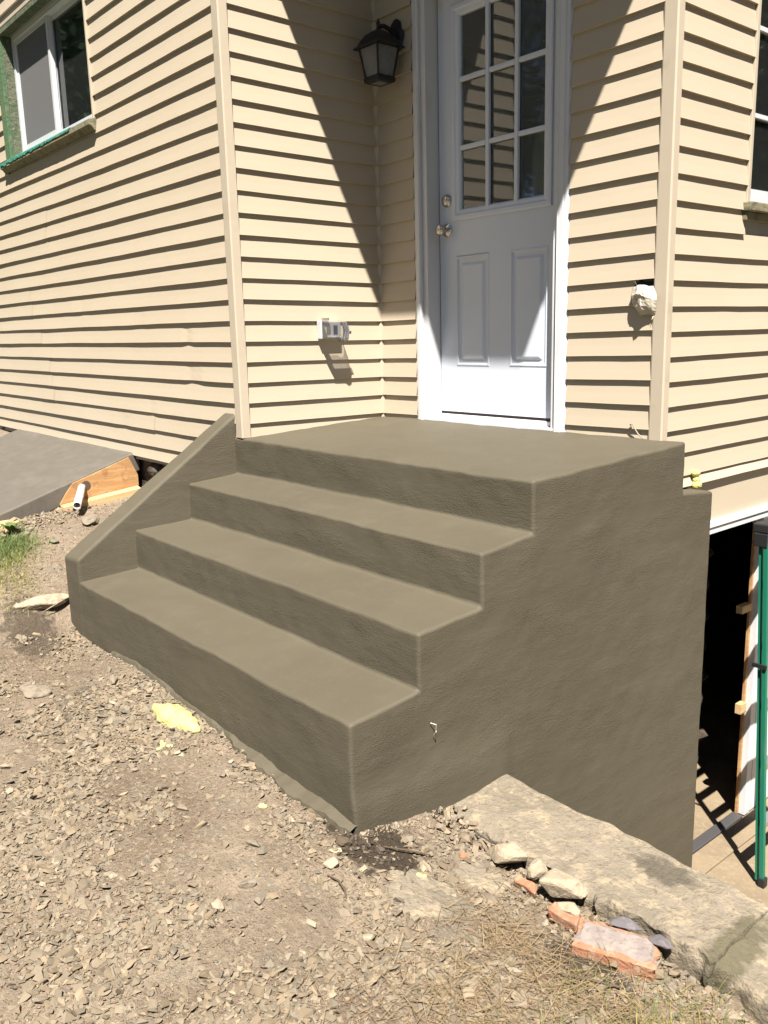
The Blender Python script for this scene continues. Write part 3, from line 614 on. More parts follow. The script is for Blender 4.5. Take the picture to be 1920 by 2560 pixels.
fbe = empty('form_board', (-1.3, -.25, -.5)); tag(fbe, 'orange plywood form board holding the end of the walkway slab', 'board')
fb.build('panel', 'plywood', fbe)
MB().poly([(-1.316, -.01, -.468), (-1.316, -.50, -.522), (-1.262, -.50, -.530), (-1.262, -.01, -.478), (-1.316, -.01, -.51), (-1.316, -.50, -.56), (-1.262, -.50, -.57), (-1.262, -.01, -.52)],
          BOXF).build('cleat', 'lumber', fbe)
MB().tube([(-1.50, -.27, -.40), (-1.20, -.42, -.458), (-1.045, -.50, -.488)], .0225, 16, False).build('tmp', 'pvc').name = 'pipe_shell'
pp = bpy.data.objects['pipe_shell']; pp.name = 'drain_pipe'; pp.data.polygons.foreach_set('use_smooth', [True] * len(pp.data.polygons))
sm = pp.modifiers.new('wall', 'SOLIDIFY'); sm.thickness = .004; sm.offset = -1
tag(pp, 'white plastic drain pipe sticking out through the plywood board', 'pipe')
# hole collar dark
MB().lathe((-1.3165, -.335, -.425), (1, 0, 0), [(0, .029), (.0012, .028)], 14).build('hole', 'stick', fbe)
zl = gz(-1.30, -.86)
o = MB().poly([(-1.62, -1.05, zl - .02), (-1.50, -1.12, zl - .02), (-1.16, -.84, zl - .02), (-1.28, -.74, zl - .02), (-1.62, -1.05, zl + .035), (-1.50, -1.12, zl + .035), (-1.16, -.84, zl + .035), (-1.28, -.74, zl + .035)], BOXF).build('lumber_plank', 'lumber', None, bevel=.003)
tag(o, 'pale sawn lumber end lying beside the slab at the left edge', 'lumber')
# rubble of old mortar under the slab and by the pipe (uncountable)
def hull_variants(n, pts, seed):
    out = []; r = random.Random(seed)
    for i in range(n):
        bm = bmesh.new()
        for _ in range(pts):
            v = Vector((r.gauss(0, 1), r.gauss(0, 1), r.gauss(0, 1))).normalized() * r.uniform(.72, 1.0)
            bm.verts.new(v)
        res = bmesh.ops.convex_hull(bm, input=bm.verts[:])
        bmesh.ops.delete(bm, geom=[v for v in bm.verts if not v.link_faces], context='VERTS')
        bmesh.ops.triangulate(bm, faces=bm.faces[:])
        bm.verts.index_update(); out.append((np.array([v.co[:] for v in bm.verts]), np.array([[v.index for v in f.verts] for f in bm.faces]))); bm.free()
    return out
HV = hull_variants(18, 9, 3); HS = hull_variants(8, 7, 5)

def scatter(name, label, pos, size, mt, variants, tints, flat=(.35, .8), seed=1, embed=.25, kind='stuff'):
    r = np.random.default_rng(seed); V = []; F = []; T = []; base = 0
    for (x, y, z), s, tint in zip(pos, size, tints):
        v, f = variants[r.integers(len(variants))]
        sc3 = np.array([s * r.uniform(.8, 1.25), s * r.uniform(.55, .9), s * r.uniform(*flat)])
        a = r.uniform(0, 2 * math.pi); b = r.normal(0, .36); c = r.normal(0, .36)
        Rz = np.array([[math.cos(a), -math.sin(a), 0], [math.sin(a), math.cos(a), 0], [0, 0, 1]])
        Rx = np.array([[1, 0, 0], [0, math.cos(b), -math.sin(b)], [0, math.sin(b), math.cos(b)]]); Ry = np.array([[math.cos(c), 0, math.sin(c)], [0, 1, 0], [-math.sin(c), 0, math.cos(c)]])
        q = (v * sc3) @ (Rz @ Rx @ Ry).T + np.array([x, y, z + sc3[2] * (1 - 2 * embed)])
        V.append(q); F.append(f + base); base += len(v); T.append(np.tile(np.append(tint, 1.0), (len(v), 1)))
    V = np.concatenate(V); F = np.concatenate(F); T = np.concatenate(T)
    me = bpy.data.meshes.new(name); me.vertices.add(len(V)); me.vertices.foreach_set('co', V.ravel().astype(np.float32))
    me.loops.add(F.size); me.loops.foreach_set('vertex_index', F.ravel().astype(np.int32))
    me.polygons.add(len(F)); me.polygons.foreach_set('loop_start', np.arange(0, F.size, 3, dtype=np.int32)); me.polygons.foreach_set('loop_total', np.full(len(F), 3, dtype=np.int32))
    me.update(); me.validate(); me.shade_flat()
    at = me.attributes.new('tint', 'FLOAT_COLOR', 'POINT'); at.data.foreach_set('color', T.ravel().astype(np.float32))
    o = link(name, me, mt); return tag(o, label, kind=kind)

def ztab(xs, ys): 
    z = gz0(np.array(xs), np.array(ys)); return [float(z[i]) + gnoise(xs[i], ys[i]) for i in range(len(xs))]
def in_steps(x, y, pad=0.0):
    if y > -.836 - pad and -.37 - pad < x < SX + .012 + pad: return True
    if x > 1.90 and y > -.462 - pad: return True
    return False
def tints(n, r):
    base = r.normal(1.0, .16, n).clip(.55, 1.5)[:, None] * np.ones((1, 3))
    hue = r.integers(0, 10, n)
    mul = np.ones((n, 3)); mul[hue < 3] = (1.04, .985, .92); mul[hue > 6] = (.95, .985, 1.02); mul[hue == 9] = (1.2, 1.17, 1.12)
    return base * mul

MW = cam.matrix_world.inverted()
def seen(x, y, z, m=.22):
    q = MW @ Vector((x, y, z)); 
    if q.z > -.3: return False
    u = q.x / -q.z * 2150.94 / 960; v = q.y / -q.z * 2150.94 / 1280
    return abs(u) < 1 + m and abs(v) < 1 + m
def gravel():
    r = np.random.default_rng(11)
    xs, ys, ss = [], [], []
    while len(xs) < 27000:
        x = r.uniform(-.9, 3.35); y = r.uniform(-2.35, -.46)
        if not seen(x, y, -1.05): continue
        if in_steps(x, y, .004): continue
        if x < -.30 and y > -1.25: continue
        if math.hypot((x - 1.97) / .17, (y + .82) / .10) < 1 and r.uniform() < .88: continue
        m_ = noise.noise(Vector((x * 1.5, y * 1.5, 4))) + .6 * noise.noise(Vector((x * 4.5, y * 4.5, 8)))
        dens = .44 + 1.75 * m_
        # compacted fine ground in the lower middle, straw at lower right
        dens -= .30 * math.exp(-(((x - 2.15) / .35) ** 2 + ((y + 1.45) / .35) ** 2))
        dens -= .85 * (1 / (1 + math.exp(-(x - 2.45 + (y + .85) * .2) / .07))) * (1 if y < -.72 else .3)
        if y > -1.0 and x < 1.7: dens += .25
        if r.uniform() > max(dens, .035): continue
        s = .0080 * math.exp(r.normal(0, .50)); 
        if r.uniform() < .05: s *= 1.9
        s = min(s, .026)
        xs.append(x); ys.append(y); ss.append(s)
    z = ztab(xs, ys); n = len(xs)
    scatter('gravel', 'loose angular tan and grey gravel scattered over the dirt', zip(xs, ys, z), ss, 'stone', HV, tints(n, r) * np.array([1.0, 1.0, .98]), flat=(.22, .5), seed=2, embed=.27)
    xs, ys, ss = [], [], []
    while len(xs) < 36000:
        x = r.uniform(-.9, 3.3); y = r.uniform(-2.3, -.46)
        if not seen(x, y, -1.05): continue
        if in_steps(x, y, .002) or (x < -.30 and y > -1.25) or math.hypot((x - 1.97) / .17, (y + .82) / .10) < 1: continue
        m_ = noise.noise(Vector((x * 3.0, y * 3.0, 14)))
        if r.uniform() > .62 + .8 * m_: continue
        xs.append(x); ys.append(y); ss.append(.0028 * math.exp(r.normal(0, .35)))
    z = ztab(xs, ys)
    scatter('fine_gravel', 'fine tan grit between the larger gravel', zip(xs, ys, z), ss, 'stone', HS, tints(len(xs), r), flat=(.5, .9), seed=4, embed=.25)
    # rubble by the slab, left of the steps and beside the retaining wall
    xs, ys, ss = [], [], []
    for _ in range(1300):
        t = r.uniform(); x = -1.33 + r.normal(.10, .09); y = -.45 - t * .45 + r.normal(0, .04); xs.append(x); ys.append(y); ss.append(.008 * math.exp(r.normal(0, .5)))
    for _ in range(2600): xs.append(r.uniform(-1.28, -.40)); ys.append(r.uniform(-1.3, -.05)); ss.append(.0040 * math.exp(r.normal(0, .5)))
    for _ in range(900):
        x = r.uniform(-.36, 1.9); xs.append(x); ys.append(-.842 - abs(r.normal(0, .016))); ss.append(.0045 * math.exp(r.normal(0, .5)))
    for _ in range(260): xs.append(1.918 + abs(r.normal(0, .014))); ys.append(r.uniform(-.84, -.48)); ss.append(.0045 * math.exp(r.normal(0, .5)))
    for _ in range(1500): xs.append(r.uniform(1.95, 3.1)); ys.append(-.53 + r.normal(0, .05)); ss.append(.0085 * math.exp(r.normal(0, .5)))
    z = ztab(xs, ys)
    cx_ = [1.97 + r.normal(0, .08) for _ in range(260)]; cy_ = [-.84 + r.normal(0, .045) for _ in range(260)]
    keep = [i for i in range(260) if not in_steps(cx_[i], cy_[i], .003)]; cx_ = [cx_[i] for i in keep]; cy_ = [cy_[i] for i in keep]
    scatter('mud_clods', 'dark wet mud clods at the front corner of the steps', zip(cx_, cy_, ztab(cx_, cy_)), [.006 * math.exp(r.normal(0, .5)) for _ in cx_], 'mud', HV, np.ones((len(cx_), 3)), flat=(.5, .9), seed=9)
    scatter('rubble', 'crumbled mortar and stone rubble beside the slab and old wall', zip(xs, ys, z), ss, 'stone', HV, tints(len(xs), r) * 1.1, flat=(.4, .9), seed=6, embed=.25)
gravel()

# ------------------------------------------------------------------ old retaining wall
def rough_block(name, x0, x1, y0, y1, z0, z1, seed, grid=.028, amp=.012, mt='old_concrete', tilt=0.0, parent=None):
    bm = bmesh.new(); vs = [bm.verts.new(v) for v in [(x0, y0, z0), (x1, y0, z0), (x1, y1, z0), (x0, y1, z0), (x0, y0, z1), (x1, y0, z1 + tilt), (x1, y1, z1 + tilt), (x0, y1, z1)]]
    for f in BOXF: bm.faces.new([vs[i] for i in f])
    bmesh.ops.recalc_face_normals(bm, faces=bm.faces); bmesh.ops.bevel(bm, geom=bm.edges[:], offset=.012, segments=2, profile=.5, affect='EDGES')
    for k, (lo, hi) in enumerate(((x0, x1), (y0, y1), (z1 - .25, z1))): slice_bm(bm, k, np.arange(lo + grid * .6, hi, grid))
    for v in bm.verts:
        c = v.co; s = Vector((seed * 3.1, seed, 0)); edge = max(0, 1 - (c.y - y0) / .05)
        v.co = c + noise.noise_vector(c * 7 + s) * amp * .6 + noise.noise_vector(c * 19 + s) * amp * .5
        v.co.y += edge * (.045 * noise.noise(Vector((c.x * 7, seed, 1))) + .045 * abs(noise.noise(Vector((c.x * 19, c.z * 12, 1)))))
        v.co.z -= edge * .030 * max(0, noise.noise(Vector((c.x * 11, seed, 6)))) + .012 * max(0, 1 - (c.y - y0) / .12) * abs(noise.noise(Vector((c.x * 5, c.y * 9, 2))))
    me = bpy.data.meshes.new(name); bm.to_mesh(me); bm.free()
    me.polygons.foreach_set('use_smooth', [True] * len(me.polygons)); me.set_sharp_from_angle(angle=math.radians(35))
    o = link(name, me, mt)
    if parent is not None: put(o, parent)
    return o
rw = empty('retaining_wall', (2.4, -.3, -1.5)); tag(rw, 'old crumbling concrete retaining wall running out from the steps', 'retaining wall')
rough_block('wall_top', 1.896, 2.855, -.470, -.150, ZF - .05, -1.098, 1, grid=.022, amp=.016, parent=rw)
rough_block('wall_end', 2.835, 4.6, -.455, -.145, ZF - .05, -1.110, 2, grid=.03, amp=.016, parent=rw, tilt=-.42)

# ------------------------------------------------------------------ single stones, chunks, bricks, foam
def rock(name, label, cat, pos, size, rz, seed, mt, pts=16, embed=.3, group=None, tiltx=0.0):
    r = random.Random(seed); bm = bmesh.new()
    for _ in range(pts): bm.verts.new(Vector((r.gauss(0, 1), r.gauss(0, 1), r.gauss(0, 1))).normalized() * r.uniform(.8, 1.0))
    bmesh.ops.convex_hull(bm, input=bm.verts[:]); bmesh.ops.delete(bm, geom=[v for v in bm.verts if not v.link_faces], context='VERTS')
    bmesh.ops.bevel(bm, geom=bm.edges[:], offset=.06, segments=1, affect='EDGES')
    bmesh.ops.triangulate(bm, faces=bm.faces[:]); bmesh.ops.subdivide_edges(bm, edges=bm.edges[:], cuts=1, use_grid_fill=True)
    for v in bm.verts: v.co += v.co.normalized() * .05 * noise.noise(v.co * 3 + Vector((seed, 0, 0)))
    mt4 = Matrix.Rotation(rz, 4, 'Z') @ Matrix.Rotation(tiltx, 4, 'X') @ Matrix.Diagonal((size[0], size[1], size[2], 1))
    bmesh.ops.transform(bm, matrix=mt4, verts=bm.verts[:])
    me = bpy.data.meshes.new(name); bm.to_mesh(me); bm.free()
    o = link(name, me, mt); o.location = (pos[0], pos[1], (pos[2] if len(pos) > 2 else gz(pos[0], pos[1])) + size[2] * (1 - 2 * embed)); return tag(o, label, cat, group)

rock('stone', 'pale rounded stone on dark gravel in front of the steps corner', 'stone', (1.99, -.985), (.030, .024, .020), .4, 1, 'pale_rock')
rock('stone', 'grey wedge stone casting a dark shadow in the middle gravel', 'stone', (1.93, -1.22), (.030, .018, .020), .9, 2, 'grey_rock')
rock('stone', 'light faceted stone alone near the lower middle of the gravel', 'stone', (1.955, -1.325), (.024, .019, .018), .2, 3, 'pale_rock')
rock('stone', 'pale upright stone with black shadow at bottom centre', 'stone', (2.226, -1.245), (.018, .014, .018), 1.2, 4, 'pale_rock')
rock('stone', 'smooth rounded pebble below the first step at left', 'stone', (.724, -1.03), (.028, .024, .022), .3, 5, 'grey_rock', 26)
rock('stone', 'broad flat tan rock just below the rounded pebble', 'stone', (.77, -1.09), (.052, .034, .018), .5, 6, 'grey_rock')
rock('stone', 'angular dark-shadowed rock against the footing at far left of the riser', 'stone', (.46, -.965), (.045, .02, .022), -.4, 7, 'grey_rock')
rock('stone', 'buried grey boulder top at the far left gravel', 'stone', (.25, -1.22), (.10, .07, .03), .2, 8, 'grey_rock', 22, .4)
rock('stone', 'greenish flat stone between the grass and the side wall', 'stone', (-.80, -.735), (.042, .026, .016), .5, 9, 'green_rock')
rock('pale_rock', 'long pale rock half buried by the left foot of the steps', 'rock', (-.45, -.93), (.060, .15, .040), -.12, 10, 'pale_rock', 60, .36)
rock('mortar_lump', 'rough grey mortar lump below the white drain pipe', 'mortar lump', (-.93, -.47), (.12, .06, .030), -.5, 31, 'grey_rock', 34, .4)
rock('mortar_lump', 'low crumbly mortar lump between the pipe and the side wall', 'mortar lump', (-.80, -.36), (.08, .05, .035), .4, 32, 'grey_rock', 30, .3)
rock('concrete_chunk', 'pale concrete chunk leaning on the cracked edge of the old wall', 'concrete chunk', (2.235, -.51, -1.11), (.066, .050, .042), .6, 11, 'pale_rock')
rock('concrete_chunk', 'largest pale concrete chunk beside the old wall above the bricks', 'concrete chunk', (2.43, -.515, -1.105), (.082, .056, .046), .3, 12, 'pale_rock')
rock('concrete_chunk', 'low white concrete chunk above the orange brick fragment', 'concrete chunk', (2.49, -.56, -1.12), (.045, .030, .024), .1, 13, 'pale_rock')
rock('concrete_chunk', 'small concrete chunk wedged at the gap of the old wall', 'concrete chunk', (2.325, -.495, -1.115), (.046, .036, .032), 1.4, 14, 'pale_rock')
rock('slate_piece', 'blue grey slate piece lying behind the brick against the old wall', 'slate', (2.62, -.495, -1.115), (.052, .024, .012), .4, 15, 'slate')
rock('slate_piece', 'blue grey slate piece at the right end of the brick', 'slate', (2.725, -.485, -1.115), (.042, .026, .012), .1, 16, 'slate')
rock('stone', 'grey flat oval stone below the broken brick', 'stone', (2.70, -.705), (.028, .019, .010), 1.2, 17, 'grey_rock')
rock('stone', 'grey stone among straw at the lower right', 'stone', (2.745, -.80), (.018, .015, .012), .7, 18, 'grey_rock')
rock('stone', 'dark wet stone lump at the muddy front corner of the steps', 'stone', (1.93, -.895), (.035, .022, .018), .3, 19, 'stick')
def patch(label, cx, cy, rx, ry, seed):
    mb = MB(); na, nr = 64, 10; mb.v.append((cx, cy, gz(cx, cy) + .012))
    for k in range(1, nr + 1):
        for a in range(na):
            an = 2 * math.pi * a / na; t = k / nr; q = Vector((math.cos(an), math.sin(an), seed))
            rr = 1 + .35 * noise.noise(q * 1.1) + .16 * noise.noise(q * 3.3) + .08 * noise.noise(q * 9)
            x = cx + rx * rr * t * math.cos(an); y = cy + ry * rr * t * math.sin(an)
            z = float(gz0(x, y)) + gnoise(x, y) * .6 + .010 * (1 - t ** 6) - .010 * (t == 1) + .002 * noise.noise(Vector((x * 40, y * 40, 1)))
            mb.v.append((x, y, z))
    for a in range(na): mb.f.append((0, 1 + a, 1 + (a + 1) % na))
    for k in range(nr - 1):
        for a in range(na): p = 1 + k * na; mb.f.append((p + a, p + na + a, p + na + (a + 1) % na, p + (a + 1) % na))
    tag(mb.build('concrete_patch', 'old_concrete', None, True), label, 'concrete patch')
patch('flat worn grey concrete patch flush with the gravel at centre', 2.21, -.83, .125, .11, 3)
patch('flat light concrete patch beside the concrete chunks', 2.225, -.61, .10, .07, 8)
r = random.Random(5); n_ = 0
while n_ < 70:
    x = r.uniform(.3, 2.7); y = r.uniform(-1.75, -.9)
    if in_steps(x, y, .03) or (x > 2.35 and y > -1.1): continue
    s = r.uniform(.015, .026); n_ += 1
    rock('loose_stone', 'loose angular tan stone among the gravel in front of the steps', 'stone', (x, y), (s * r.uniform(.9, 1.4), s * r.uniform(.6, .9), s * r.uniform(.35, .6)), r.uniform(0, 6.3), 100 + n_, r.choice(['grey_rock', 'grey_rock', 'pale_rock']), 11, .3, 'larger loose stones in the gravel', r.gauss(0, .15))

def rough_brick(name, L_, W2, H_, seed, broken=True):
    bm = bmesh.new(); bmesh.ops.create_cube(bm, size=1)
    for v in bm.verts: v.co = Vector((v.co.x * L_, v.co.y * W2, v.co.z * H_))
    bmesh.ops.bevel(bm, geom=bm.edges[:], offset=.003, segments=1, affect='EDGES')
    slice_bm(bm, 0, np.arange(-L_ / 2 + .008, L_ / 2, .012)); slice_bm(bm, 1, np.arange(-W2 / 2 + .008, W2 / 2, .012)); slice_bm(bm, 2, np.arange(-H_ / 2 + .008, H_ / 2, .012))
    for v in bm.verts:
        c = v.co.copy(); e = 1.0
        v.co = c + noise.noise_vector(c * 35 + Vector((seed, 0, 0))) * .0035 + noise.noise_vector(c * 90 + Vector((seed, 3, 0))) * .0015
        if broken and c.x > L_ * .35: v.co.x += .018 * noise.noise(Vector((c.y * 30, c.z * 30, seed)))
    me = bpy.data.meshes.new(name); bm.to_mesh(me); bm.free(); return me
bk = empty('broken_brick', (2.645, -.563, -1.144)); bk.rotation_euler = (.07, .04, .46); tag(bk, 'large broken orange brick with grey mortar on top beside the old wall', 'brick')
o = link('brick_body', rough_brick('brick_body', .205, .105, .055, 3), 'brick'); o.parent = bk
mm = MB(); nx_, ny_ = 16, 9
for i in range(nx_ + 1):
    for j in range(ny_ + 1):
        x = -.099 + .199 * i / nx_; y = -.038 + .083 * j / ny_
        e_ = .016 * noise.noise(Vector((x * 26, y * 26, 1)))
        ed = 1 if (i in (0, nx_) or j in (0, ny_)) else 0
        mm.v.append((x + (e_ if ed else 0), y + (e_ * 1.3 if ed else 0), .0245 if ed else .0335 + .0018 * noise.noise(Vector((x * 60, y * 60, 5)))))
for i in range(nx_):
    for j in range(ny_): a = i * (ny_ + 1) + j; mm.f.append((a, a + ny_ + 1, a + ny_ + 2, a + 1))
o = mm.build('mortar', 'mortar'); o.parent = bk
o = link('brick_fragment', rough_brick('brick_fragment', .085, .036, .034, 8), 'brick'); o.location = (2.495, -.580, -1.122); o.rotation_euler = (.15, .1, .12); tag(o, 'orange brick fragment at the left end of the broken brick', 'brick')
o = link('brick_fragment', rough_brick('brick_fragment', .07, .026, .024, 9), 'brick'); o.location = (2.335, -.548, -1.124); o.rotation_euler = (.3, .1, .05); tag(o, 'dull red brick sliver wedged between concrete chunks', 'brick')
o = link('brick_fragment', rough_brick('brick_fragment', .030, .02, .012, 10), 'brick'); o.location = (2.12, -.585, gz(2.12, -.585) + .008); o.rotation_euler = (.1, .1, .8); tag(o, 'tiny pinkish brick chip near the silver nail', 'brick')

def foam(name, label, blobs, seed, base=None):
    """lumpy foam: one shell around a row of overlapping lobes"""
    bm = bmesh.new(); bmesh.ops.create_icosphere(bm, subdivisions=5, radius=1)
    ctr = sum((Vector(b[0]) for b in blobs), Vector()) / len(blobs)
    for v in bm.verts:
        d = v.co.normalized(); best = .004
        for (c, rad) in blobs:
            # ray from ctr against sphere
            oc = ctr - Vector(c); bq = oc.dot(d); cq = oc.length_squared - rad * rad; disc = bq * bq - cq
            if disc > 0: best = max(best, -bq + math.sqrt(disc))
        v.co = d * best
    bmesh.ops.smooth_vert(bm, verts=bm.verts[:], factor=.5, use_axis_x=True, use_axis_y=True, use_axis_z=True)
    for v in bm.verts:
        n = v.co.normalized(); v.co += n * (.006 * noise.noise(v.co * 40 + Vector((seed, 0, 0))) + .003 * noise.noise(v.co * 110)) * min(1, max(b[1] for b in blobs) / .03)
        v.co.z *= .8
    me = bpy.data.meshes.new(name); bm.to_mesh(me); bm.free(); me.polygons.foreach_set('use_smooth', [True] * len(me.polygons))
    o = link(name, me, 'foam'); o.location = ctr; return tag(o, label, 'foam')
def gp(x, y, dz=0): return (x, y, gz(x, y) + dz)
foam('spray_foam', 'large lumpy yellow spray foam blob on gravel below the first step', [(gp(.80, -.935, .01), .026), (gp(.85, -.925, .012), .040), (gp(.905, -.925, .015), .054), (gp(.96, -.92, .012), .050), (gp(1.01, -.91, .01), .038), (gp(1.055, -.905, .006), .022)], 1)
foam('spray_foam', 'small forked yellow foam scrap below the large foam blob', [(gp(1.05, -1.04, .004), .010), (gp(1.075, -1.045, .004), .012), (gp(1.10, -1.03, .004), .010), (gp(1.085, -1.07, .004), .008)], 2)
foam('spray_foam', 'tiny yellow foam crumb beside the smeared footing', [(gp(1.64, -.99, .004), .010), (gp(1.65, -.985, .004), .007)], 3)
foam('spray_foam', 'tiny yellow foam crumb near the centre concrete patch', [(gp(2.145, -.79, .006), .010), (gp(2.155, -.78, .006), .008)], 4)
foam('spray_foam', 'yellow foam drip on the siding above the rear concrete ledge', [(((W_ + .03), 1.16, -.19), .020), ((W_ + .032, 1.163, -.225), .016), ((W_ + .034, 1.165, -.255), .024)], 5)

# sticks, nail, wires
def wire(name, label, cat, path, rad, mt, seg=6, smooth=True):
    return tag(MB().tube(path, rad, seg).build(name, mt, None, smooth), label, cat)
wire('stick', 'dark curved twig lying on the gravel left of the concrete patch', 'stick', [gp(2.02, -1.02, .008), gp(2.06, -1.01, .014), gp(2.10, -1.02, .012), gp(2.125, -1.035, .008)], [.002, .003, .003, .0015], 'stick')
wire('stick', 'grey twig pointing at the muddy corner of the steps', 'stick', [gp(2.0, -.80, .01), gp(2.05, -.74, .016), gp(2.085, -.69, .012)], [.002, .003, .002], 'stick')
wire('stick', 'brown twig below the broken brick among straw', 'stick', [gp(2.60, -.76, .008), gp(2.67, -.715, .016), gp(2.735, -.655, .014)], [.002, .0035, .002], 'stick')
wire('nail', 'silver nail lying on the cracked edge of the old wall', 'nail', [(2.085, -.500, -1.090), (2.160, -.505, -1.092)], .0028, 'alu')
wire('wire_tie', 'thin pale wire curl stuck in the side face of the steps', 'wire', [(SX + .004, -.515, -.785), (SX + .018, -.503, -.790), (SX + .022, -.508, -.812), (SX + .006, -.503, -.830)], .0016, 'pvc')
wire('wire_tie', 'bent wire eye on the siding at the right end of the landing', 'wire', [(1.655, D_ - .012, .010), (1.650, D_ - .022, .028), (1.665, D_ - .026, .030), (1.672, D_ - .022, .012), (1.69, D_ - .02, -.012), (1.71, D_ - .014, -.028)], .0028, 'wire')

# ------------------------------------------------------------------ straw and grass
def blades(name, label, samples, mt, seed, kind='stuff'):
    """samples: (x,y,z, length, width, azimuth, lift angle, droop, tint)"""
    V = []; F = []; T = []
    for (x, y, z, ln, w, az, el, dr, ti) in samples:
        n0 = len(V); dx, dy = math.cos(az), math.sin(az); px, py = -dy, dx; k = 3; cx, cy, cz = x, y, z; a = el
        for i in range(k + 1):
            t = i / k; ww = w * (1 - .8 * t) * .5
            V.append((cx + px * ww, cy + py * ww, cz)); V.append((cx - px * ww, cy - py * ww, cz)); T += [(*ti, 1)] * 2
            s = ln / k; cx += dx * math.cos(a) * s; cy += dy * math.cos(a) * s; cz += math.sin(a) * s; a -= dr / k
            if i: F.append((n0 + 2 * i - 2, n0 + 2 * i - 1, n0 + 2 * i + 1, n0 + 2 * i))
    me = bpy.data.meshes.new(name); me.from_pydata(V, [], F)
    at = me.attributes.new('tint', 'FLOAT_COLOR', 'POINT'); at.data.foreach_set('color', np.array(T, dtype=np.float32).ravel())
    return tag(link(name, me, mt), label, kind=kind)
r = random.Random(21)
def strawdens(x, y): return 1 / (1 + math.exp(-(x - 2.42 + (y + 1.0) * .35) / .06))
S = []
while len(S) < 9000:
    x = r.uniform(2.2, 3.3); y = r.uniform(-1.7, -.5)
    if in_steps(x, y, .02): continue
    d = strawdens(x, y) * (.55 + .9 * noise.noise(Vector((x * 5, y * 5, 2))))
    if y > -.72 and x < 2.85: d *= .25
    if r.random() > d: continue
    b = r.uniform(.55, 1.15); S.append((x, y, gz(x, y) + r.uniform(.001, .014), r.uniform(.03, .11), r.uniform(.0012, .0024), r.gauss(.5, 1.3), r.gauss(.05, .14), r.gauss(.1, .3), (b, b * r.uniform(.88, 1.0), b * r.uniform(.75, 1.0))))
for _ in range(260):
    x = r.uniform(-.4, .9); y = r.uniform(-1.6, -1.0); b = r.uniform(.6, 1.1)
    if x > .35 and r.random() < .7: continue
    S.append((x, y, gz(x, y) + r.uniform(.002, .015), r.uniform(.03, .10), .0018, r.uniform(0, 6.3), r.gauss(.05, .12), .2, (b, b * .93, b * .85)))
for _ in range(90):
    x = r.uniform(-1.2, -.5); y = r.uniform(-1.0, -.3); b = r.uniform(.6, 1.1); S.append((x, y, gz(x, y) + .006, r.uniform(.03, .09), .002, r.uniform(0, 6.3), r.gauss(.05, .1), .2, (b, b * .9, b * .8)))
blades('dry_straw', 'dry matted straw and dead grass over the lower right dirt', S, 'straw', 1)
S = []
while len(S) < 1300:
    x = r.uniform(2.62, 3.25); y = r.uniform(-1.15, -.47)
    d = math.exp(-(((x - 2.98) / .16) ** 2 + ((y + .70) / .17) ** 2)) + .12
    if in_steps(x, y, .0) or r.random() > d: continue
    b = r.uniform(.6, 1.5); gr = r.random() < .62
    S.append((x, y, gz(x, y), r.uniform(.025, .085), r.uniform(.0012, .0024), r.uniform(0, 6.3), r.uniform(.25, 1.25), r.uniform(.3, 1.2), (b * (1 if gr else 2.2), b * (1 if gr else 1.35), b * .9)))
blades('green_grass', 'green grass growing at the lower right corner below the old wall', S, 'grass', 2)
S = []
while len(S) < 7000:
    x = r.uniform(-1.35, -.40); y = r.uniform(-1.45, -.74)
    d = math.exp(-(((x + .90) / .17) ** 2 + ((y + .94) / .12) ** 2)) + .55 * math.exp(-(((x + .62) / .16) ** 2 + ((y + 1.0) / .10) ** 2)) + .3 * math.exp(-(((x + .6) / .2) ** 2 + ((y + 1.2) / .12) ** 2))
    if in_steps(x, y, .02) or r.random() > d: continue
    b = r.uniform(.7, 1.6); yel = max(0, min(1, (x + .86) / .2 + r.gauss(0, .3)))
    S.append((x, y, gz(x, y) - .004, r.uniform(.02, .065) * (1.25 - .5 * yel), r.uniform(.0014, .0028), r.uniform(0, 6.3), r.uniform(.35, 1.35), r.uniform(.5, 1.6), (b * (1 + 1.1 * yel), b * (1 + .42 * yel), b * (1 + .35 * yel))))
blades('green_grass', 'patch of green and yellowing grass left of the side wall', S, 'grass', 3)
# broad leaved weed in the grass
wd2 = empty('weed', gp(-1.08, -.86)); tag(wd2, 'broad-leaved green weed beside the lumber at the left edge', 'weed')
for i in range(8):
    az = i * .8 + r.uniform(-.2, .2); ln = r.uniform(.05, .085); mb = MB(); p0 = Vector(gp(-1.08, -.86)); k = 5
    for j in range(k + 1):
        t = j / k; w = .016 * math.sin(math.pi * min(1, .12 + t * .88)); q = p0 + Vector((math.cos(az) * ln * t, math.sin(az) * ln * t, .055 * math.sin(t * 2.2) + .01)); s = Vector((-math.sin(az), math.cos(az), 0)) * w
        mb.v += [tuple(q + s), tuple(q - Vector((0, 0, .004))), tuple(q - s)]
        if j: a = (j - 1) * 3; b = j * 3; mb.f += [(a, a + 1, b + 1, b), (a + 1, a + 2, b + 2, b + 1)]
    o = mb.build('leaf', 'grass', wd2, True)
    at = o.data.attributes.new('tint', 'FLOAT_COLOR', 'POINT'); at.data.foreach_set('color', np.tile([.85, .85, .75, 1], (len(o.data.vertices), 1)).astype(np.float32).ravel())

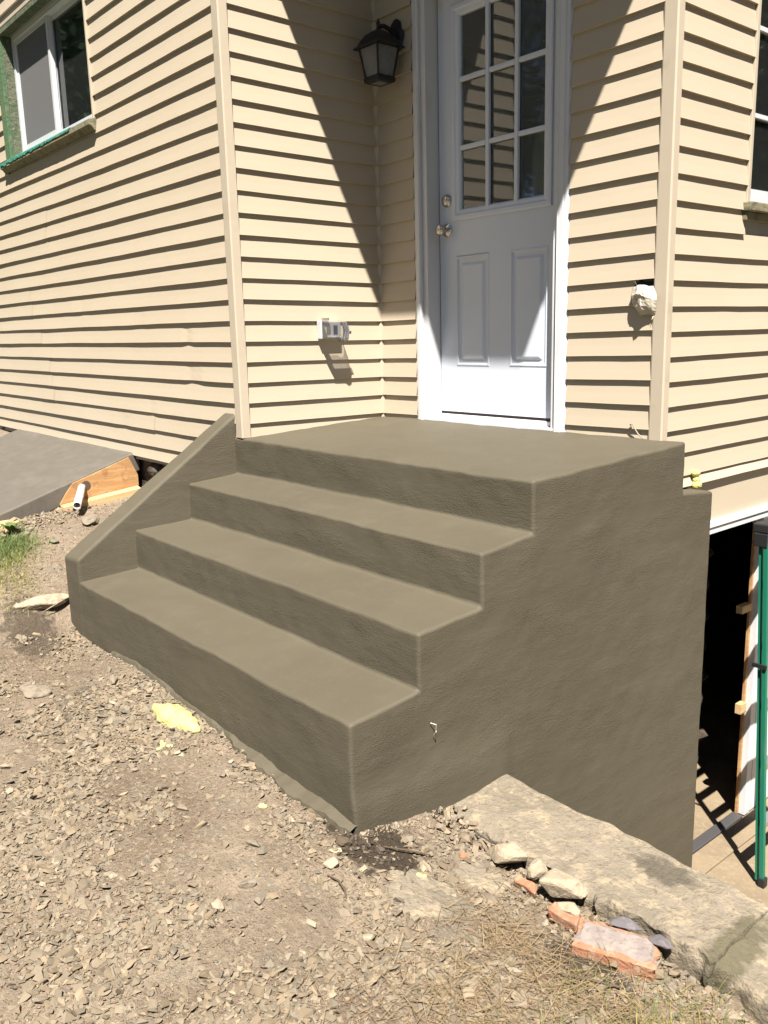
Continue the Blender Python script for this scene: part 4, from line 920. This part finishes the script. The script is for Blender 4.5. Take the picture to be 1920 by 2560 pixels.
# ------------------------------------------------------------------ wall lantern
ln = empty('wall_lantern', (.195, D_ - .012, 1.90)); tag(ln, 'black carriage-style wall lantern left of the entry door', 'lantern')
ax, ay = .195, D_ - .135
MB().lathe((.195, D_ - .008, 1.90), (0, -1, 0), [(0, .050), (.006, .052), (.012, .046), (.018, .032), (.024, .022)], 20).build('back_plate', 'lantern', ln, True)
MB().poly([(.195, D_ - .012, 1.985), (.225, D_ - .012, 1.965), (.236, D_ - .012, 1.92), (.240, D_ - .012, 1.87), (.225, D_ - .012, 1.835), (.195, D_ - .012, 1.815), (.165, D_ - .012, 1.835), (.150, D_ - .012, 1.87), (.154, D_ - .012, 1.92), (.165, D_ - .012, 1.965),
           (.195, D_ - .030, 1.975), (.220, D_ - .030, 1.958), (.228, D_ - .030, 1.92), (.230, D_ - .030, 1.875), (.218, D_ - .030, 1.845), (.195, D_ - .030, 1.828), (.172, D_ - .030, 1.845), (.160, D_ - .030, 1.875), (.162, D_ - .030, 1.92), (.170, D_ - .030, 1.958)],
          [tuple(range(10)), tuple(range(19, 9, -1))] + [(i, (i + 1) % 10, 10 + (i + 1) % 10, 10 + i) for i in range(10)]).build('escutcheon', 'lantern', ln)
MB().tube([(.195, D_ - .02, 1.905), (.195, D_ - .06, 1.925), (.195, D_ - .10, 1.935), (ax, ay, 1.925)], [.014, .012, .011, .012], 10).build('arm', 'lantern', ln, True)
def sq(h, z): return [(ax - h, ay - h, z), (ax + h, ay - h, z), (ax + h, ay + h, z), (ax - h, ay + h, z)]
def loft(levels, name, mt, parent, smooth=False):
    mb = MB()
    for i, (h, z) in enumerate(levels):
        mb.v += sq(h, z)
        if i:
            a = (i - 1) * 4; b = i * 4
            for j in range(4): mb.f.append((a + j, a + (j + 1) % 4, b + (j + 1) % 4, b + j))
    k = len(levels) - 1; mb.f += [(3, 2, 1, 0), tuple(k * 4 + j for j in range(4))]
    return mb.build(name, mt, parent, smooth)
loft([(.080, 1.826), (.092, 1.822), (.092, 1.828), (.078, 1.840), (.066, 1.862), (.048, 1.888), (.026, 1.904), (.012, 1.912)], 'roof', 'lantern', ln)
MB().lathe((ax, ay, 1.910), (0, 0, 1), [(0, .014), (.008, .010), (.014, .006), (.022, .010), (.032, .011), (.040, .006), (.052, .003)], 12).build('finial', 'lantern', ln, True)
hb, ht, zb, zt = .050, .070, 1.690, 1.824
for i in range(4):
    sx_, sy_ = ((-1, -1), (1, -1), (1, 1), (-1, 1))[i]
    MB().tube([(ax + sx_ * hb, ay + sy_ * hb, zb), (ax + sx_ * ht, ay + sy_ * ht, zt)], .0055, 6).build('corner_bar', 'lantern', ln)
    tx, ty = ((-1, -1), (1, -1), (1, 1), (-1, 1))[(i + 1) % 4]
    MB().poly([(ax + sx_ * (hb - .004), ay + sy_ * (hb - .004), zb), (ax + tx * (hb - .004), ay + ty * (hb - .004), zb), (ax + tx * (ht - .004), ay + ty * (ht - .004), zt), (ax + sx_ * (ht - .004), ay + sy_ * (ht - .004), zt),
               (ax + sx_ * (hb - .007), ay + sy_ * (hb - .007), zb), (ax + tx * (hb - .007), ay + ty * (hb - .007), zb), (ax + tx * (ht - .007), ay + ty * (ht - .007), zt), (ax + sx_ * (ht - .007), ay + sy_ * (ht - .007), zt)],
              [(0, 1, 2, 3), (7, 6, 5, 4), (0, 4, 5, 1), (1, 5, 6, 2), (2, 6, 7, 3), (3, 7, 4, 0)]).build('pane', 'frosted', ln)
loft([(.050, 1.664), (.056, 1.670), (.057, 1.686), (.052, 1.692)], 'base_ring', 'lantern', ln)
loft([(.030, 1.6625), (.030, 1.6638)], 'bottom_glass', 'frosted', ln)

# ------------------------------------------------------------------ outdoor outlet on the recess wall
ob = empty('outlet_box', (.02, .535, .455)); tag(ob, 'outdoor outlet with clear bubble cover on the recess side wall', 'outlet')
MB().box(.008, .046, .468, .600, .408, .502).build('box', 'outlet', ob, bevel=.004)
MB().box(.0465, .049, .482, .588, .418, .492).build('faceplate', 'outlet', ob)
for y in (.503, .548): MB().box(.0492, .051, y, y + .026, .432, .478).build('receptacle', 'outlet_dark', ob, bevel=.002)
def shell(polyA, xA, polyB, xB, name, mt):
    k = len(polyA); mb = MB(); mb.v = [(xA, y, z) for y, z in polyA] + [(xB, y, z) for y, z in polyB]
    mb.f = [(j, (j + 1) % k, k + (j + 1) % k, k + j) for j in range(k)] + [tuple(range(k, 2 * k))]
    return mb.build(name, mt, ob, bevel=.004)
pA = [(.474, .410), (.560, .410), (.585, .390), (.605, .400), (.612, .450), (.600, .502), (.474, .502)]
pB = [(.482, .416), (.556, .414), (.580, .394), (.597, .404), (.603, .450), (.592, .494), (.482, .494)]
shell(pA, .050, pB, .118, 'cover', 'clear_plastic')
MB().box(.044, .064, .476, .512, .503, .516).build('hinge', 'clear_plastic', ob)
MB().box(.095, .112, .605, .618, .432, .446).build('latch', 'clear_plastic', ob)

# ------------------------------------------------------------------ torn dryer vent
vt = empty('wall_vent', (1.69, D_ - .01, .55)); tag(vt, 'crumpled off-white vent flap in a torn siding hole by the corner post', 'vent')
mb = MB(); n1, n2 = 10, 10
for i in range(n1 + 1):
    for j in range(n2 + 1):
        u = i / n1; t = j / n2
        hw = .020 + .052 * math.sin(math.pi * min(1, .25 + u * .62)); x = 1.700 + (t - .5) * 2 * hw * .82 + .020 * (u - .5)
        z = .600 - .118 * u + .010 * noise.noise(Vector((t * 3, u * 3, 1))) - .018 * abs(t - .5)
        y = D_ - .010 - (.055 * math.sin(math.pi * (.25 + .65 * u)) * math.cos((t - .5) * 2.4)) + .010 * noise.noise(Vector((t * 5, u * 5, 7))) + .006 * abs(math.sin(t * 7 + u * 4))
        mb.v.append((x, y, z))
for i in range(n1):
    for j in range(n2): a = i * (n2 + 1) + j; mb.f.append((a, a + n2 + 1, a + n2 + 2, a + 1))
o = mb.build('flap', 'vent', vt); sm = o.modifiers.new('t', 'SOLIDIFY'); sm.thickness = .0025
MB().box(1.638, W_ - .049, D_ - .0045, D_ - .0015, .500, .612).build('hole', 'dark', vt)
for (x, z, dx, dz) in [(1.642, .600, .010, .014), (1.638, .560, -.010, -.020), (1.644, .530, -.012, -.022), (1.652, .508, -.016, -.026), (1.735, .480, .003, -.024)]:
    MB().poly([(x, D_ - .012, z + .010), (x + .010, D_ - .013, z), (x + dx, D_ - .026, z + dz), (x, D_ - .010, z + .0105), (x + .010, D_ - .011, z + .0005), (x + dx, D_ - .024, z + dz + .0005)], [(0, 1, 2), (5, 4, 3), (0, 3, 4, 1), (1, 4, 5, 2), (2, 5, 3, 0)]).build('torn_edge', 'siding', vt)

# ------------------------------------------------------------------ green stepladder at the right edge
ld = empty('stepladder', (2.0, 1.8, ZF)); tag(ld, 'green fibreglass stepladder folded and leaning by the basement door', 'ladder')
F0 = Vector((2.034, 1.572, ZF + .02)); T0 = Vector((1.905, 1.640, -.50))
def rail(a, b, wx, wy, name, mt):
    a = Vector(a); b = Vector(b); mb = MB()
    for p in (a, b):
        mb.v += [(p.x - wx, p.y, p.z), (p.x + wx, p.y, p.z), (p.x + wx, p.y + wy, p.z), (p.x + wx - .006, p.y + wy, p.z), (p.x + wx - .006, p.y + .006, p.z), (p.x - wx + .006, p.y + .006, p.z), (p.x - wx + .006, p.y + wy, p.z), (p.x - wx, p.y + wy, p.z)]
    for j in range(8): mb.f.append((j, (j + 1) % 8, 8 + (j + 1) % 8, 8 + j))
    mb.f += [tuple(range(8))[::-1], tuple(range(8, 16))]
    return mb.build(name, mt, ld)
rail(F0, T0, .0095, .022, 'rail', 'ladder'); rail(F0 + Vector((0, .48, 0)), T0 + Vector((0, .38, 0)), .0095, -.022, 'rail', 'ladder')
rail(F0 + Vector((-.030, .015, 0)), T0 + Vector((-.030, .015, 0)), .009, .02, 'rear_rail', 'ladder'); rail(F0 + Vector((-.055, .46, 0)), T0 + Vector((-.045, .36, 0)), .009, -.02, 'rear_rail', 'ladder')
for i in range(1, 6):
    t = i / 6; a = F0.lerp(T0, t); MB().box(a.x - .040, a.x + .0085, a.y + .0225, a.y + .445 - .10 * t, a.z - .012, a.z + .012).build('tread', 'alu', ld)
for p in (F0, F0 + Vector((0, .45, 0))): MB().box(p.x - .017, p.x + .017, p.y - .004, p.y + .034, ZF + .0005, ZF + .05).build('foot', 'ladder_black', ld, bevel=.004)
MB().box(T0.x - .060, T0.x + .018, T0.y - .006, T0.y + .39, -.535, -.490).build('top_cap', 'ladder_black', ld, bevel=.006)
MB().box(T0.x - .050, T0.x + .016, T0.y - .008, T0.y - .0005, -.60, -.536).build('hinge_bracket', 'ladder_black', ld, bevel=.003)
a = F0.lerp(T0, .62); MB().box(a.x - .055, a.x + .016, a.y - .010, a.y - .001, a.z - .010, a.z + .010).build('spreader', 'ladder_black', ld)

# ------------------------------------------------------------------ dim stone pier inside the basement
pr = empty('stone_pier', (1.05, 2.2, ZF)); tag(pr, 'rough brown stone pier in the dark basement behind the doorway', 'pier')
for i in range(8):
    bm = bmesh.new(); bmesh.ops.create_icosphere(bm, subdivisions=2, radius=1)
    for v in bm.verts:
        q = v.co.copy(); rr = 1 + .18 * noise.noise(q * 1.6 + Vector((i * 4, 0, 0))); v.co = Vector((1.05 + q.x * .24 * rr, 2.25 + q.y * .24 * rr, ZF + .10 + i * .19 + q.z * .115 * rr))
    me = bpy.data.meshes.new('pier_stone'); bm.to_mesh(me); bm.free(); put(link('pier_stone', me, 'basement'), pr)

# ------------------------------------------------------------------ trees the windows mirror plus an added ring dimming low sky (outside the frame)
def tree(label, x, y, h, rad, seed):
    r = np.random.default_rng(seed); rt = empty('tree', (x, y, -1)); tag(rt, label, 'tree', 'trees across the yard')
    MB().tube([(x, y, -1.1), (x + .1, y, h * .25), (x + .05, y + .1, h * .55), (x, y, h * .8)], [.22, .17, .12, .05], 10).build('trunk', 'bark', rt, True)
    n = 46000; cl = r.normal(0, 1, (130, 3)); cl /= np.linalg.norm(cl, axis=1)[:, None]; cl *= r.uniform(.2, 1, (130, 1)) * np.array([rad, rad, h * .42])
    c = cl[r.integers(0, 130, n)] + r.normal(0, 1, (n, 3)) * rad * .17 + np.array([x, y, h * .55])
    a = r.normal(0, 1, (n, 3)); a /= np.linalg.norm(a, axis=1)[:, None]; b = np.cross(a, r.normal(0, 1, (n, 3))); b /= np.linalg.norm(b, axis=1)[:, None]
    s = r.uniform(.045, .10, (n, 1)); V = np.stack([c - a * s, c + b * s * .6, c + a * s, c - b * s * .6], 1).reshape(-1, 3)
    F = np.arange(n * 4).reshape(n, 4); me = bpy.data.meshes.new('crown'); me.from_pydata(V.tolist(), [], F.tolist())
    t = np.repeat(r.uniform(.6, 1.4, (n, 1)) * np.array([[1, 1, .9]]), 4, axis=0); at = me.attributes.new('tint', 'FLOAT_COLOR', 'POINT'); at.data.foreach_set('color', np.concatenate([t, np.ones((len(t), 1))], 1).astype(np.float32).ravel())
    put(link('crown', me, 'leaf'), rt)
    return rt
protos = [tree('leafy tree across the yard, outside the picture', -11, -3.2, 9, 2.6, 0), tree('leafy tree across the yard, outside the picture', -12.5, -10.0, 11, 3.2, 1)]
spots = [(-15, -6.2), (-8.0, -13.0), (-3.0, -15.0), (2.5, -15.5), (8.0, -14.5), (12.5, -11.0), (14.5, -6.0), (14.8, -0.5), (14.2, 5.0), (11.5, 9.5), (7.0, 12.5), (9.0, 16.0), (17.0, 10.0), (-17, -1.0), (-10.5, -17.0), (-5.5, -18.5), (-14.5, -13.0), (-17.5, -9.5), (-19, -4.5)]  # added ring of unseen trees, keeps low sky light off the walls
for i, (x, y) in enumerate(spots):
    src = protos[i % 2]; rt = src.copy(); C.objects.link(rt); rt.location = (x, y, -1.0 - (1.3 if x > 8 else 0)); rt.rotation_euler = (0, 0, i * 1.3)
    for ch in src.children:
        c2 = ch.copy(); C.objects.link(c2); c2.parent = rt; c2.matrix_parent_inverse = ch.matrix_parent_inverse.copy()
